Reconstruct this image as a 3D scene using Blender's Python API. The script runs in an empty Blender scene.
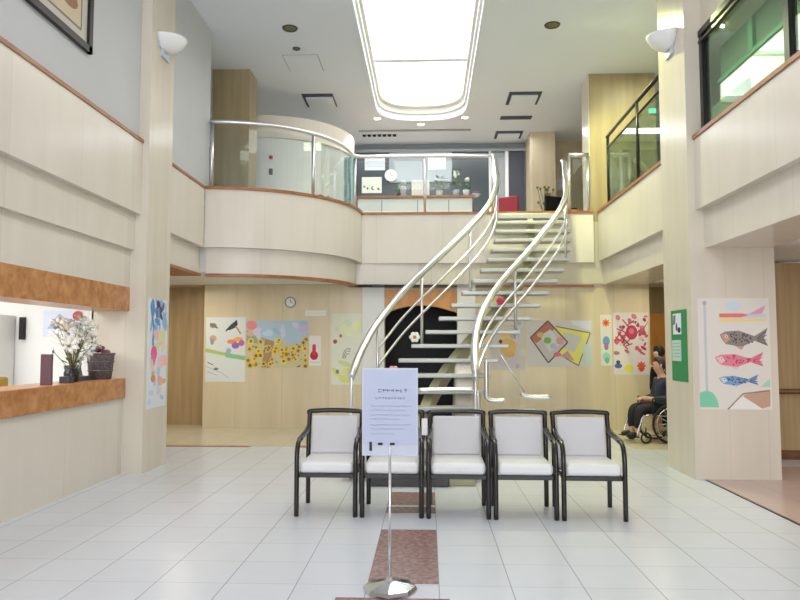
import bpy, bmesh, math, random
from mathutils import Vector, Matrix
random.seed(4)
PI = math.pi
scene = bpy.context.scene
COL = scene.collection

# ---------------------------------------------------------------- helpers
def lin(c):
    return tuple(((v/255)/12.92 if v/255 <= .04045 else ((v/255+.055)/1.055)**2.4) for v in c)

class MB:
    """collects shapes, links them as one mesh object"""
    def __init__(s): s.v, s.f, s.sm, s.c = [], [], [], []; s.col = (1, 1, 1)
    def add(s, vs, fs, smooth=False):
        o = len(s.v); s.v += [tuple(v) for v in vs]
        for f in fs: s.f.append(tuple(i+o for i in f)); s.sm.append(smooth); s.c.append(s.col)
        return s
    def box(s, a, b):
        x0, y0, z0 = a; x1, y1, z1 = b
        return s.add([(x0,y0,z0),(x1,y0,z0),(x1,y1,z0),(x0,y1,z0),(x0,y0,z1),(x1,y0,z1),(x1,y1,z1),(x0,y1,z1)],
              [(0,3,2,1),(4,5,6,7),(0,1,5,4),(1,2,6,5),(2,3,7,6),(3,0,4,7)])
    def prism(s, poly, z0, z1):
        n = len(poly)
        return s.add([(x,y,z0) for x,y in poly]+[(x,y,z1) for x,y in poly],
              [tuple(range(n))[::-1], tuple(range(n,2*n))]+[(i,(i+1)%n,n+(i+1)%n,n+i) for i in range(n)])
    def tube(s, pts, r, n=10, closed=False, flat=1.0):
        pts = [Vector(p) for p in pts]; m = len(pts)
        rs = r if isinstance(r, (list, tuple)) else [r]*m
        T = []
        for i in range(m):
            a = pts[(i-1) % m] if closed or i > 0 else pts[i]
            b = pts[(i+1) % m] if closed or i < m-1 else pts[i]
            T.append((b-a).normalized())
        u = T[0].orthogonal().normalized()
        if abs(T[0].z) < .9: u = (Vector((0,0,1))-T[0]*T[0].z).normalized()
        vs = []
        for i in range(m):
            u = (u-T[i]*u.dot(T[i]))
            u = u.normalized() if u.length > 1e-6 else T[i].orthogonal().normalized()
            w = T[i].cross(u)
            for k in range(n):
                a = 2*PI*k/n
                vs.append(pts[i]+u*(math.cos(a)*rs[i])+w*(math.sin(a)*rs[i]*flat))
        fs = []
        for i in range(m if closed else m-1):
            j = (i+1) % m
            for k in range(n): fs.append((i*n+k, i*n+(k+1)%n, j*n+(k+1)%n, j*n+k))
        s.add(vs, fs, True)
        if not closed:
            o = len(s.v)-m*n
            s.f += [tuple(o+k for k in range(n))[::-1], tuple(o+(m-1)*n+k for k in range(n))]
            s.sm += [False, False]; s.c += [s.col]*2
        return s
    def lathe(s, prof, c=(0,0,0), n=24, axis='z', a0=0, a1=2*PI, smooth=True):
        full = abs(a1-a0-2*PI) < 1e-6; m = n if full else n+1
        vs = []
        for r, h in prof:
            for k in range(m):
                a = a0+(a1-a0)*k/n
                p = (r*math.cos(a), r*math.sin(a), h)
                if axis == 'x': p = (h, r*math.cos(a), r*math.sin(a))
                if axis == 'y': p = (r*math.cos(a), h, r*math.sin(a))
                vs.append((c[0]+p[0], c[1]+p[1], c[2]+p[2]))
        fs = []
        for i in range(len(prof)-1):
            for k in range(n):
                k2 = (k+1) % m
                fs.append((i*m+k, i*m+k2, (i+1)*m+k2, (i+1)*m+k))
        return s.add(vs, fs, smooth)
    def ball(s, c, r, n=12, sc=(1,1,1)):
        prof = [(max(1e-4, math.sin(PI*i/n))*r, -math.cos(PI*i/n)*r) for i in range(n+1)]
        o = len(s.v); s.lathe(prof, (0,0,0), n+4)
        for i in range(o, len(s.v)):
            p = s.v[i]; s.v[i] = (c[0]+p[0]*sc[0], c[1]+p[1]*sc[1], c[2]+p[2]*sc[2])
        return s
    def build(s, name, m, parent=None, bevel=0, seg=2, sub=0):
        me = bpy.data.meshes.new(name)
        me.from_pydata(s.v, [], s.f); me.update()
        me.polygons.foreach_set('use_smooth', s.sm)
        ca = me.color_attributes.new('paint', 'FLOAT_COLOR', 'CORNER')
        i = 0
        buf = []
        for f, c in zip(s.f, s.c):
            for _ in f: buf += [c[0], c[1], c[2], 1]
        ca.data.foreach_set('color', buf)
        bm = bmesh.new(); bm.from_mesh(me)
        bmesh.ops.remove_doubles(bm, verts=bm.verts, dist=1e-5) if not s.c or all(c == (1,1,1) for c in s.c) else None
        bmesh.ops.recalc_face_normals(bm, faces=bm.faces); bm.to_mesh(me); bm.free()
        me.materials.append(m)
        o = bpy.data.objects.new(name, me); COL.objects.link(o)
        if parent: o.parent = parent
        if bevel:
            b = o.modifiers.new('edge', 'BEVEL'); b.width = bevel; b.segments = seg; b.limit_method = 'ANGLE'
        if sub:
            q = o.modifiers.new('soft', 'SUBSURF'); q.levels = q.render_levels = sub
        return o

def tag(o, label=None, cat=None, group=None, kind=None):
    if label: o['label'] = label
    if cat: o['category'] = cat
    if group: o['group'] = group
    if kind: o['kind'] = kind
    return o
def thing(name, label, cat, loc=(0,0,0), rz=0, group=None):
    o = bpy.data.objects.new(name, None); COL.objects.link(o); o.location = loc; o.rotation_euler = (0,0,rz)
    o.empty_display_size = .1
    return tag(o, label, cat, group)
def struct(o): o['kind'] = 'structure'; return o
def copy_tree(o, parent=None):
    c = o.copy(); COL.objects.link(c)
    if parent: c.parent = parent
    for ch in list(o.children): copy_tree(ch, c)
    return c
def spline(P, n=8):
    P = [Vector(p) for p in P]; out = []
    for i in range(len(P)-1):
        p0 = P[i-1] if i else P[i]*2-P[i+1]; p1, p2 = P[i], P[i+1]
        p3 = P[i+2] if i+2 < len(P) else P[i+1]*2-P[i]
        for k in range(n):
            t = k/n
            out.append(.5*((2*p1)+(p2-p0)*t+(2*p0-5*p1+4*p2-p3)*t*t+(3*p1-p0-3*p2+p3)*t**3))
    return out+[P[-1]]

# ---------------------------------------------------------------- materials
def new_mat(name):
    m = bpy.data.materials.new(name); m.use_nodes = True
    nt = m.node_tree; return m, nt, nt.nodes['Principled BSDF']
def plain(name, c, rough=.5, metal=0, noise=0, scale=20, emit=0, coat=0):
    m, nt, b = new_mat(name); c = lin(c)
    b.inputs['Base Color'].default_value = (*c, 1); b.inputs['Roughness'].default_value = rough
    b.inputs['Metallic'].default_value = metal; b.inputs['Coat Weight'].default_value = coat
    if noise:
        tc = nt.nodes.new('ShaderNodeTexCoord'); n = nt.nodes.new('ShaderNodeTexNoise'); n.inputs['Scale'].default_value = scale
        n.inputs['Detail'].default_value = 5
        mx = nt.nodes.new('ShaderNodeMix'); mx.data_type = 'RGBA'
        mx.inputs['A'].default_value = (*[v*(1-noise) for v in c], 1); mx.inputs['B'].default_value = (*[min(1, v*(1+noise)) for v in c], 1)
        nt.links.new(tc.outputs['Object'], n.inputs['Vector']); nt.links.new(n.outputs['Fac'], mx.inputs['Factor'])
        nt.links.new(mx.outputs['Result'], b.inputs['Base Color'])
    if emit:
        b.inputs['Emission Color'].default_value = (*c, 1); b.inputs['Emission Strength'].default_value = emit
    return m
def math_node(nt, op, a, b=None):
    n = nt.nodes.new('ShaderNodeMath'); n.operation = op
    for i, v in enumerate((a, b)):
        if v is None: continue
        if isinstance(v, (int, float)): n.inputs[i].default_value = v
        else: nt.links.new(v, n.inputs[i])
    return n.outputs[0]
def marble(name, c1, c2, rough=.2, panel=(.9, .9), off=(0, 0, 0), joint=.35, vein=(9, 9, .6)):
    """polished stone slabs: upright veins, thin joints between the panels"""
    m, nt, b = new_mat(name); L = nt.links.new
    tc = nt.nodes.new('ShaderNodeTexCoord')
    mp = nt.nodes.new('ShaderNodeMapping'); mp.inputs['Scale'].default_value = vein
    L(tc.outputs['Object'], mp.inputs['Vector'])
    n = nt.nodes.new('ShaderNodeTexNoise'); n.inputs['Scale'].default_value = 1; n.inputs['Detail'].default_value = 6; n.inputs['Distortion'].default_value = .4
    L(mp.outputs[0], n.inputs['Vector'])
    cr = nt.nodes.new('ShaderNodeValToRGB'); cr.color_ramp.elements[0].position = .3; cr.color_ramp.elements[1].position = .7
    cr.color_ramp.elements[0].color = (*lin(c1), 1); cr.color_ramp.elements[1].color = (*lin(c2), 1)
    L(n.outputs['Fac'], cr.inputs['Fac'])
    sx = nt.nodes.new('ShaderNodeSeparateXYZ'); L(tc.outputs['Object'], sx.inputs[0])
    h = math_node(nt, 'ADD', sx.outputs[0], sx.outputs[1])
    # slab-to-slab tone
    cell = math_node(nt, 'FLOOR', math_node(nt, 'DIVIDE', math_node(nt, 'ADD', h, off[0]), panel[0]))
    wn = nt.nodes.new('ShaderNodeTexWhiteNoise'); wn.noise_dimensions = '1D'; L(cell, wn.inputs['W'])
    tone = math_node(nt, 'ADD', math_node(nt, 'MULTIPLY', wn.outputs[0], .06), .95)
    fr = math_node(nt, 'FRACT', math_node(nt, 'DIVIDE', math_node(nt, 'ADD', h, off[0]), panel[0]))
    ln = math_node(nt, 'LESS_THAN', fr, .006/panel[0])
    k = math_node(nt, 'SUBTRACT', tone, math_node(nt, 'MULTIPLY', ln, joint))
    mx = nt.nodes.new('ShaderNodeVectorMath'); mx.operation = 'SCALE'
    L(cr.outputs[0], mx.inputs[0]); L(k, mx.inputs['Scale']); L(mx.outputs[0], b.inputs['Base Color'])
    b.inputs['Roughness'].default_value = rough; b.inputs['Specular IOR Level'].default_value = .28
    return m
def floor_tiles(name, c, grout, size, ox, oy, rough=.24):
    m, nt, b = new_mat(name); L = nt.links.new
    tc = nt.nodes.new('ShaderNodeTexCoord'); sx = nt.nodes.new('ShaderNodeSeparateXYZ'); L(tc.outputs['Object'], sx.inputs[0])
    u = math_node(nt, 'DIVIDE', math_node(nt, 'SUBTRACT', sx.outputs[0], ox), size)
    v = math_node(nt, 'DIVIDE', math_node(nt, 'SUBTRACT', sx.outputs[1], oy), size)
    g1 = math_node(nt, 'LESS_THAN', math_node(nt, 'FRACT', math_node(nt, 'ADD', u, .008)), .016)
    g2 = math_node(nt, 'LESS_THAN', math_node(nt, 'FRACT', math_node(nt, 'ADD', v, .008)), .016)
    g = math_node(nt, 'MAXIMUM', g1, math_node(nt, 'MULTIPLY', g2, .6))
    cb = nt.nodes.new('ShaderNodeCombineXYZ'); L(math_node(nt, 'FLOOR', u), cb.inputs[0]); L(math_node(nt, 'FLOOR', v), cb.inputs[1])
    wn = nt.nodes.new('ShaderNodeTexWhiteNoise'); wn.noise_dimensions = '2D'; L(cb.outputs[0], wn.inputs['Vector'])
    nz = nt.nodes.new('ShaderNodeTexNoise'); nz.inputs['Scale'].default_value = 6; nz.inputs['Detail'].default_value = 6; L(tc.outputs['Object'], nz.inputs['Vector'])
    tone = math_node(nt, 'ADD', math_node(nt, 'MULTIPLY', wn.outputs[0], .035), math_node(nt, 'MULTIPLY', nz.outputs['Fac'], .05))
    tone = math_node(nt, 'ADD', tone, .94)
    sc = nt.nodes.new('ShaderNodeVectorMath'); sc.operation = 'SCALE'; sc.inputs[0].default_value = lin(c); L(tone, sc.inputs['Scale'])
    mx = nt.nodes.new('ShaderNodeMix'); mx.data_type = 'RGBA'; mx.inputs['B'].default_value = (*lin(grout), 1)
    L(g, mx.inputs['Factor']); L(sc.outputs[0], mx.inputs['A']); L(mx.outputs['Result'], b.inputs['Base Color'])
    b.inputs['Roughness'].default_value = rough; b.inputs['Specular IOR Level'].default_value = .4
    return m
def glass(name, tint, refl=.1):
    m, nt, b = new_mat(name); nt.nodes.remove(b); L = nt.links.new
    out = nt.nodes['Material Output']
    t = nt.nodes.new('ShaderNodeBsdfTransparent'); t.inputs[0].default_value = (*lin(tint), 1)
    g = nt.nodes.new('ShaderNodeBsdfGlossy'); g.inputs['Roughness'].default_value = .02; g.inputs[0].default_value = (.9,.95,.93,1)
    f = nt.nodes.new('ShaderNodeFresnel'); f.inputs[0].default_value = 1.35
    mx = nt.nodes.new('ShaderNodeMixShader')
    L(math_node(nt, 'ADD', math_node(nt, 'MULTIPLY', f.outputs[0], .3), refl-.02), mx.inputs[0]); L(t.outputs[0], mx.inputs[1]); L(g.outputs[0], mx.inputs[2]); L(mx.outputs[0], out.inputs[0])
    return m
def painted(name, rough=.6):
    m, nt, b = new_mat(name); a = nt.nodes.new('ShaderNodeVertexColor'); a.layer_name = 'paint'
    nt.links.new(a.outputs[0], b.inputs['Base Color']); b.inputs['Roughness'].default_value = rough
    return m
def grain(name, c1, c2, scale=(3, 3, 30), rough=.4):
    m, nt, b = new_mat(name); L = nt.links.new
    tc = nt.nodes.new('ShaderNodeTexCoord'); mp = nt.nodes.new('ShaderNodeMapping'); mp.inputs['Scale'].default_value = scale
    n = nt.nodes.new('ShaderNodeTexNoise'); n.inputs['Scale'].default_value = 1; n.inputs['Detail'].default_value = 8; n.inputs['Distortion'].default_value = .6
    cr = nt.nodes.new('ShaderNodeValToRGB'); cr.color_ramp.elements[0].position = .35; cr.color_ramp.elements[1].position = .68
    cr.color_ramp.elements[0].color = (*lin(c1), 1); cr.color_ramp.elements[1].color = (*lin(c2), 1)
    L(tc.outputs['Object'], mp.inputs[0]); L(mp.outputs[0], n.inputs['Vector']); L(n.outputs['Fac'], cr.inputs[0]); L(cr.outputs[0], b.inputs['Base Color'])
    b.inputs['Roughness'].default_value = rough
    return m

M = {}
M['floor'] = floor_tiles('white_floor_tiles', (210,214,222), (160,162,168), .45, .065, 4.05)
M['inlay'] = grain('red_brown_granite', (122,94,90), (166,134,128), (26,26,26), .25)
M['pinkfloor'] = floor_tiles('pinkish_floor_tiles', (196,172,166), (170,148,142), .45, 3.12, 4.05, .2)
M['creamfloor'] = floor_tiles('cream_floor_tiles', (206,198,176), (180,172,152), .45, .065, 4.05, .2)
M['stone'] = marble('cream_travertine', (219,211,199), (224,216,205), .22, (1.2, 1), (.3,0,0), .15, (4,4,.7))
M['column'] = marble('column_travertine', (216,207,191), (223,214,199), .22, (.43, 1), (.12,0,0), .12, (5,5,.5))
M['backstone'] = marble('tan_travertine', (212,196,164), (222,208,178), .2, (.86, 1), (.25,0,0), .25, (5,5,.5))
M['niche'] = marble('brown_travertine', (172,146,108), (192,168,128), .25, (.6, 1), (0,0,0), .2)
M['tan'] = marble('tan_pillar_travertine', (158,141,106), (176,159,124), .3, (.7, 1), (0,0,0), .15)
M['grey'] = plain('grey_wall_paint', (196,197,200), .6, noise=.03, scale=2)
M['white'] = plain('white_wall_paint', (226,226,222), .5, noise=.02, scale=2)
M['ceiling'] = plain('ceiling_paint', (228,233,242), .7, noise=.02, scale=1)
M['wood'] = grain('orange_burl_wood', (172,112,62), (206,150,98), (9,9,9), .3)
M['trim'] = grain('reddish_wood_trim', (142,88,50), (174,114,70), (6,6,30), .35)
M['oak'] = grain('orange_oak', (188,124,52), (214,152,78), (4,4,1), .4)
M['brownwood'] = grain('brown_wood', (96,62,36), (130,88,54), (4,4,20), .4)
M['steel'] = plain('brushed_steel', (222,222,225), .29, 1, noise=.06, scale=60)
M['satin'] = plain('satin_steel_tread', (178,178,174), .38, .3, noise=.05, scale=30)
M['olive'] = plain('painted_stair_beam', (176,172,140), .4, .1, noise=.04, scale=10)
M['chrome'] = plain('chrome', (215,218,222), .16, 1, noise=.02, scale=5)
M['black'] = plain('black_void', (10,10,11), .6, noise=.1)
M['darkwood'] = grain('dark_espresso_wood', (22,17,17), (30,24,24), (20,20,5), .22)
M['vinyl'] = plain('white_vinyl_upholstery', (222,221,222), .42, noise=.03, scale=40)
M['backpad'] = plain('pale_grey_upholstery', (200,198,200), .5, noise=.03, scale=40)
M['glass'] = glass('clear_railing_glass', (247,250,250), .04)
M['greenglass'] = glass('green_tinted_glass', (214,226,220), .06)
M['darkglass'] = plain('dark_window_glass', (112,126,116), .08, 0, noise=.1, scale=2)
M['frame'] = plain('dark_bronze_frame', (44,40,38), .35, .4, noise=.05)
M['greenframe'] = plain('green_frame', (96,150,126), .4, noise=.05)
M['paint'] = painted('painted_paper')
M['gloss'] = painted('coloured_plastic', .35)
M['petal'] = plain('white_petal', (244,242,234), .5, noise=.03)
M['leaf'] = plain('green_leaf', (74,110,58), .5, noise=.25, scale=30)
M['stem'] = plain('olive_stem', (110,108,60), .6, noise=.1)
M['yellow'] = plain('yellow_stamen', (176,146,56), .6, noise=.1)
M['pot'] = plain('black_ceramic', (34,32,36), .25, noise=.1)
M['wicker'] = grain('grey_wicker', (74,66,68), (128,116,118), (60,60,60), .7)
M['binder'] = plain('plum_board', (96,64,72), .5, noise=.1)
M['slate'] = plain('slate_panel', (58,62,66), .3, noise=.06)
M['palegrey'] = plain('pale_grey_panel', (150,156,160), .4, noise=.03)
M['acrylic'] = plain('pale_lilac_acrylic', (186,190,206), .3, noise=.02)
M['sconce'] = plain('frosted_white_glass', (236,236,238), .3, noise=.01, coat=.3)
M['skin'] = plain('skin', (212,168,142), .55, noise=.08, scale=15)
M['hair'] = plain('short_grey_hair', (72,66,62), .7, noise=.3, scale=60)
M['blackhair'] = plain('black_hair', (22,20,20), .6, noise=.2, scale=60)
M['jacket'] = plain('dark_navy_jacket', (52,58,78), .8, noise=.15, scale=20)
M['trouser'] = plain('dark_trousers', (38,36,42), .8, noise=.15, scale=20)
M['blackcloth'] = plain('black_cloth', (20,19,22), .85, noise=.15, scale=20)
M['shoe'] = plain('black_shoe', (26,25,28), .4, noise=.1)
M['rubber'] = plain('black_rubber', (30,30,31), .6, noise=.1)
M['pink'] = plain('pink_petal', (236,150,160), .5, noise=.1)
M['redpetal'] = plain('crimson_petal', (206,64,92), .5, noise=.1)
M['redcloth'] = plain('red_cloth', (150,46,60), .8, noise=.1)
M['maroonc'] = plain('mauve_cloth', (130,86,88), .8, noise=.1)
M['darkstone'] = plain('dark_granite', (48,46,46), .25, noise=.2, scale=60)
M['lamp'] = plain('lit_downlight', (255,250,240), .5, emit=14)
M['sky'] = plain('lit_skylight_panel', (255,255,252), .5, emit=3.3)
M['exit'] = plain('lit_green_sign', (90,240,190), .5, emit=1.6)
M['dullmetal'] = plain('grey_metal', (120,120,116), .4, .6, noise=.1)
M['ventgrey'] = plain('dark_vent_slot', (62,66,76), .6, noise=.1)
M['ventwhite'] = plain('pale_vent_plate', (196,200,212), .5, noise=.02)

# ---------------------------------------------------------------- the shell
def sbox(name, m, *boxes, bevel=0):
    b = MB()
    for a, c in boxes: b.box(a, c)
    return struct(b.build(name, M[m], bevel=bevel))
CH = 6.5          # lobby ceiling height
sbox('floor', 'floor', ((-9,-6.5,-.12),(9,14.2,0)))
sbox('floor_side_hall', 'pinkfloor', ((3.12,-6.4,.0),(8.9,9.0,.004)))
sbox('floor_passage', 'creamfloor', ((-6.4,10.5,.0),(-1.75,13.3,.004)), ((3.0,10.4,.0),(4.9,13.9,.004)))
sbox('trim_1', 'trim', ((-4.3,10.44,.0),(-2.66,10.53,.007)), ((-1.95,10.44,.0),(-1.3,10.53,.007)))
sbox('trim_2', 'frame', ((3.10,-6.4,.0),(3.125,8.09,.006)))
# granite inlays in the floor
X0, X1 = -.385, .065
sbox('floor_inlay', 'inlay', ((X0,4.53,0),(X1,5.83,.003)), ((X0,6.40,0),(X1,6.64,.003)), ((X0,6.72,0),(X1,7.30,.003)), ((X0-.17,3.0,0),(X1+.06,4.27,.003)))

# ceiling with the long round-ended skylight well
def sky_outline(hw, far, near=1.5, cap=.62, cx=-.125, n=20):
    p = [(cx-hw, near)]
    for k in range(n+1):
        a = PI-PI*k/n
        ca, sa = math.cos(a), math.sin(a)
        e = .78
        p.append((cx+hw*math.copysign(abs(ca)**e, ca), far-cap+cap*abs(sa)**e))
    p.append((cx+hw, near)); return p
def ring_slab(name, m, outer, inner, z0, z1):
    b = MB(); n = len(inner)
    bm = bmesh.new()
    vo = [bm.verts.new((x,y,z0)) for x,y in outer]; vi = [bm.verts.new((x,y,z0)) for x,y in inner]
    es = [bm.edges.new((v[i], v[(i+1) % len(v)])) for v in (vo, vi) for i in range(len(v))]
    bmesh.ops.triangle_fill(bm, edges=es, use_beauty=True)
    g = bmesh.ops.extrude_face_region(bm, geom=bm.faces[:])
    for e in g['geom']:
        if isinstance(e, bmesh.types.BMVert): e.co.z = z1
    bmesh.ops.recalc_face_normals(bm, faces=bm.faces)
    me = bpy.data.meshes.new(name); bm.to_mesh(me); bm.free(); me.materials.append(M[m])
    o = bpy.data.objects.new(name, me); COL.objects.link(o); return struct(o)
OA, OB, OC = sky_outline(.95, 15.22, cap=.95), sky_outline(.91, 15.16, 1.56, .93), sky_outline(.86, 15.02, 1.62, .9)
big = [(-8,-6.5),(8,-6.5),(8,19),(-8,19)]
ring_slab('ceiling', 'ceiling', big, OA, CH, CH+.12)
ring_slab('trim_3', 'white', sky_outline(1.06,15.45,1.4), OB, CH+.12, CH+.24)
ring_slab('trim_4', 'white', sky_outline(1.02,15.4,1.4), OC, CH+.24, CH+.38)
ring_slab('trim_5', 'ceiling', sky_outline(1.02,15.36,1.43,1.0), OA, CH-.02, CH)
sk = MB(); sk.prism(sky_outline(1.0, 15.38, 1.45), CH+.40, CH+.43)
struct(sk.build('window_1', M['sky']))
sb = MB()
for y in (12.72, 9.3, 5.9, 2.9): sb.box((-.99, y-.06, CH+.30), (.74, y+.06, CH+.36))
struct(sb.build('trim_6', M['ceiling']))

# left wall, first bay (reception counter) : stepped stone bands
Y1 = 8.22
sbox('wall_left', 'stone',
     ((-3.95,-6.4,0),(-3.62,Y1,.88)), ((-4.2,-6.4,3.08),(-3.45,Y1,3.96)), ((-4.2,-6.4,2.65),(-3.52,Y1,3.08)), ((-4.2,-6.4,2.20),(-3.57,Y1,2.65)))
sbox('wall_left_upper', 'grey', ((-4.2,-6.4,3.96),(-3.50,Y1,CH)))
sbox('trim_7', 'trim', ((-3.52,-6.4,3.955),(-3.435,Y1,3.995)))
sbox('trim_8', 'wood', ((-4.0,-6.4,1.915),(-3.565,Y1,2.20)))
# left column
sbox('column_left', 'column', ((-4.02,Y1,0),(-3.37,8.98,CH)))
# left wall, second bay
sbox('wall_left_passage', 'stone', ((-3.9,8.98,3.0),(-3.40,10.42,3.90)), ((-3.9,8.98,2.60),(-3.48,10.48,3.0)))
sbox('wall_left_passage_upper', 'grey', ((-3.9,8.98,3.9),(-3.43,10.72,CH)))
sbox('trim_9', 'trim', ((-3.45,8.98,3.895),(-3.385,10.42,3.935)), ((-3.9,8.98,2.565),(-3.46,10.5,2.605)))
# balcony front : quarter round, then straight
BC = (-3.40, 12.64)
def arc(R, n=28):
    return [(BC[0]+R*math.cos(-PI/2+PI/2*k/n), BC[1]+R*math.sin(-PI/2+PI/2*k/n)) for k in range(n+1)]
def front(name, m, R, z0, z1, off=0, th=.14, x1=2.99):
    b = MB(); A = arc(R)+[(x1, BC[1]-off)]; B = arc(R-th)+[(x1, BC[1]+th-off)]
    A[-2] = (A[-2][0], BC[1]-off); 
    b.prism(A+B[::-1], z0, z1); return struct(b.build(name, M[m]))
front('wall_balcony', 'stone', 2.20, 3.0, 3.90)
front('wall_balcony_lower', 'stone', 2.10, 2.60, 3.0, -.07)
front('trim_10', 'trim', 2.225, 3.89, 3.935, .02, .2)
front('trim_11', 'trim', 2.13, 2.565, 2.605, -.05, .16)
b = MB(); q = arc(2.07); b.prism(q+[(-1.3, 12.75), (BC[0]-3, 12.75), (BC[0]-3, BC[1]-2.07)], 2.63, 3.74); struct(b.build('ceiling_balcony', M['white']))
# upper floor slab and the ground-floor back wall
sbox('floor_upper', 'creamfloor', ((-7,12.70,2.62),(7,18.4,3.75)), ((-6.5,10.75,3.6),(-3.3,12.7,3.75)))
sbox('wall_back', 'backstone', ((-4.12,12.74,0),(-.79,13.05,2.62)), ((.53,12.74,0),(3.98,13.05,2.62)), ((-.79,12.74,2.53),(.53,13.05,2.62)))
sbox('trim_12', 'white', ((-1.19,12.66,0),(-.79,12.76,2.6)), ((.53,12.66,0),(.86,12.76,2.6)))
sbox('wall_back_niche', 'niche', ((-6.4,13.3,0),(-4.12,13.5,2.62)), ((-4.14,13.05,0),(-4.10,13.3,2.62)), ((-6.4,8.98,0),(-6.3,13.5,2.62)))
# doorway under the stair: arched wooden header, room behind painted black for its darkness
hd = MB(); P = [(-.79,2.53),(.53,2.53),(.53,2.10)]+[(.53-1.32*k/12, 2.10+.14*math.sin(PI*k/12)) for k in range(1,12)]+[(-.79,2.10)]
hd.add([(x,12.70,z) for x,z in P]+[(x,12.9,z) for x,z in P], [tuple(range(len(P))), tuple(range(len(P),2*len(P)))[::-1]]+[(i,(i+1)%len(P),len(P)+(i+1)%len(P),len(P)+i) for i in range(len(P))])
struct(hd.build('trim_13', M['oak']))
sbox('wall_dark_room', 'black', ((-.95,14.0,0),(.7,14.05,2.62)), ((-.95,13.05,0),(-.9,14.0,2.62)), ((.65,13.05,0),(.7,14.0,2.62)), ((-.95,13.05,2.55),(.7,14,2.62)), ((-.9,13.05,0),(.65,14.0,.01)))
# right column, bands, and side hall
Y2 = 8.10
sbox('column_right', 'column', ((3.0,Y2,0),(3.95,9.0,3.5)), ((3.0,Y2,3.5),(3.30,9.0,CH)))
sbox('wall_right', 'stone', ((3.08,-6.4,3.06),(3.9,Y2,3.89)), ((3.17,-6.4,2.62),(3.9,Y2,3.06)))
sbox('trim_14', 'trim', ((3.06,-6.4,3.885),(3.4,Y2,3.93)))
sbox('wall_right_passage', 'stone', ((3.07,9.0,3.02),(3.9,12.64,3.89)), ((3.15,9.0,2.60),(3.9,12.7,3.02)))
sbox('trim_15', 'trim', ((3.05,9.0,3.885),(3.4,12.64,3.93)))
sbox('ceiling_side_hall', 'white', ((3.30,-6.4,2.645),(8.5,9.0,2.75)), ((3.30,9.0,2.645),(8.5,14,2.75)))
sbox('floor_side_upper', 'creamfloor', ((3.9,-6.4,3.0),(7.5,12.7,3.75)), ((3.4,-6.4,3.6),(3.9,12.7,3.75)))
sbox('wall_side_hall', 'niche', ((3.96,9.6,0),(8.5,9.75,2.62)), ((4.75,9.75,0),(4.9,13.9,2.62)), ((8.4,-6.4,0),(8.5,9.6,2.62)))
sbox('baseboard_side_hall', 'brownwood', ((3.97,9.57,.0),(8.4,9.602,.12)))
sbox('wall_corridor', 'tan', ((3.98,13.6,0),(4.75,13.7,2.62)))
sbox('wall_right_upper', 'column', ((3.2,-6.4,5.16),(3.6,Y2,CH)))
sbox('wall_right_inner', 'white', ((4.9,-6.4,3.75),(5.0,11.67,5.92)), ((3.6,10.75,3.75),(3.75,10.78,3.76)))
sbox('wall_right_inner_head', 'darkglass', ((4.92,-6.4,5.92),(5.0,11.67,CH)))
sbox('wall_far_right', 'tan', ((7.2,-6.4,3.75),(7.3,18.4,CH)))
tr = MB()
for y in (10.47, 8.2, 6.5, 4.8, 3.1): tr.box((4.86,y-.07,5.92),(4.93,y+.07,CH))
tr.box((4.86,-6.3,5.88),(4.93,11.67,5.95)); struct(tr.build('window_2', M['greenframe']))
# gallery pillars upstairs
sbox('column_gallery_left', 'tan', ((-3.88,12.25,3.75),(-3.21,12.8,CH)))
sbox('column_gallery_right', 'tan', ((2.97,12.72,3.75),(4.17,13.3,CH)))
sbox('trim_16', 'stone', ((2.955,12.74,3.75),(2.975,13.28,CH)))
# upper lobby shell
sbox('wall_upper_back', 'palegrey', ((-7,17.1,3.75),(2.45,17.3,CH)))
sbox('wall_upper_back_tan', 'backstone', ((2.45,17.0,3.75),(7.2,17.3,CH)), ((2.40,16.2,3.75),(2.98,17.0,CH)))
sbox('wall_upper_left', 'white', ((-6.6,10.7,3.75),(-6.5,17.2,CH)), ((-6.5,10.66,3.75),(-3.9,10.76,CH)))
sbox('trim_17', 'slate', ((-1.76,17.0,3.75),(-.95,17.1,6.3)), ((-.95,17.0,3.75),(.55,17.1,5.55)), ((.55,17.0,3.75),(1.5,17.1,6.3)))
sbox('trim_18', 'palegrey', ((-1.76,16.96,6.27),(2.45,17.1,6.34)), ((-1.6,15.9,CH-.02),(1.0,16.0,CH)))
sbox('door_1', 'ventgrey', ((1.98,17.0,3.75),(2.36,17.08,6.25)))
sbox('trim_19', 'white', ((1.90,16.98,3.75),(1.98,17.1,6.3)), ((1.5,16.98,3.75),(1.56,17.1,6.3)))
# curved partition on the gallery, with a projecting cream band
def partition(name, m, R, z0, z1, th=.12):
    c = (-3.25, 14.75); n = 30
    A = [(c[0]+R*math.cos(-PI/2-.1+(PI/2+.35)*k/n), c[1]+R*math.sin(-PI/2-.1+(PI/2+.35)*k/n)) for k in range(n+1)]
    B = [(c[0]+(R-th)*math.cos(-PI/2-.1+(PI/2+.35)*k/n), c[1]+(R-th)*math.sin(-PI/2-.1+(PI/2+.35)*k/n)) for k in range(n+1)]
    b = MB(); b.prism(A+B[::-1], z0, z1); return struct(b.build(name, M[m]))
partition('wall_gallery_partition', 'white', 1.62, 3.75, 5.50)
partition('trim_20', 'stone', 1.67, 5.50, 5.93, .2)
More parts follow.
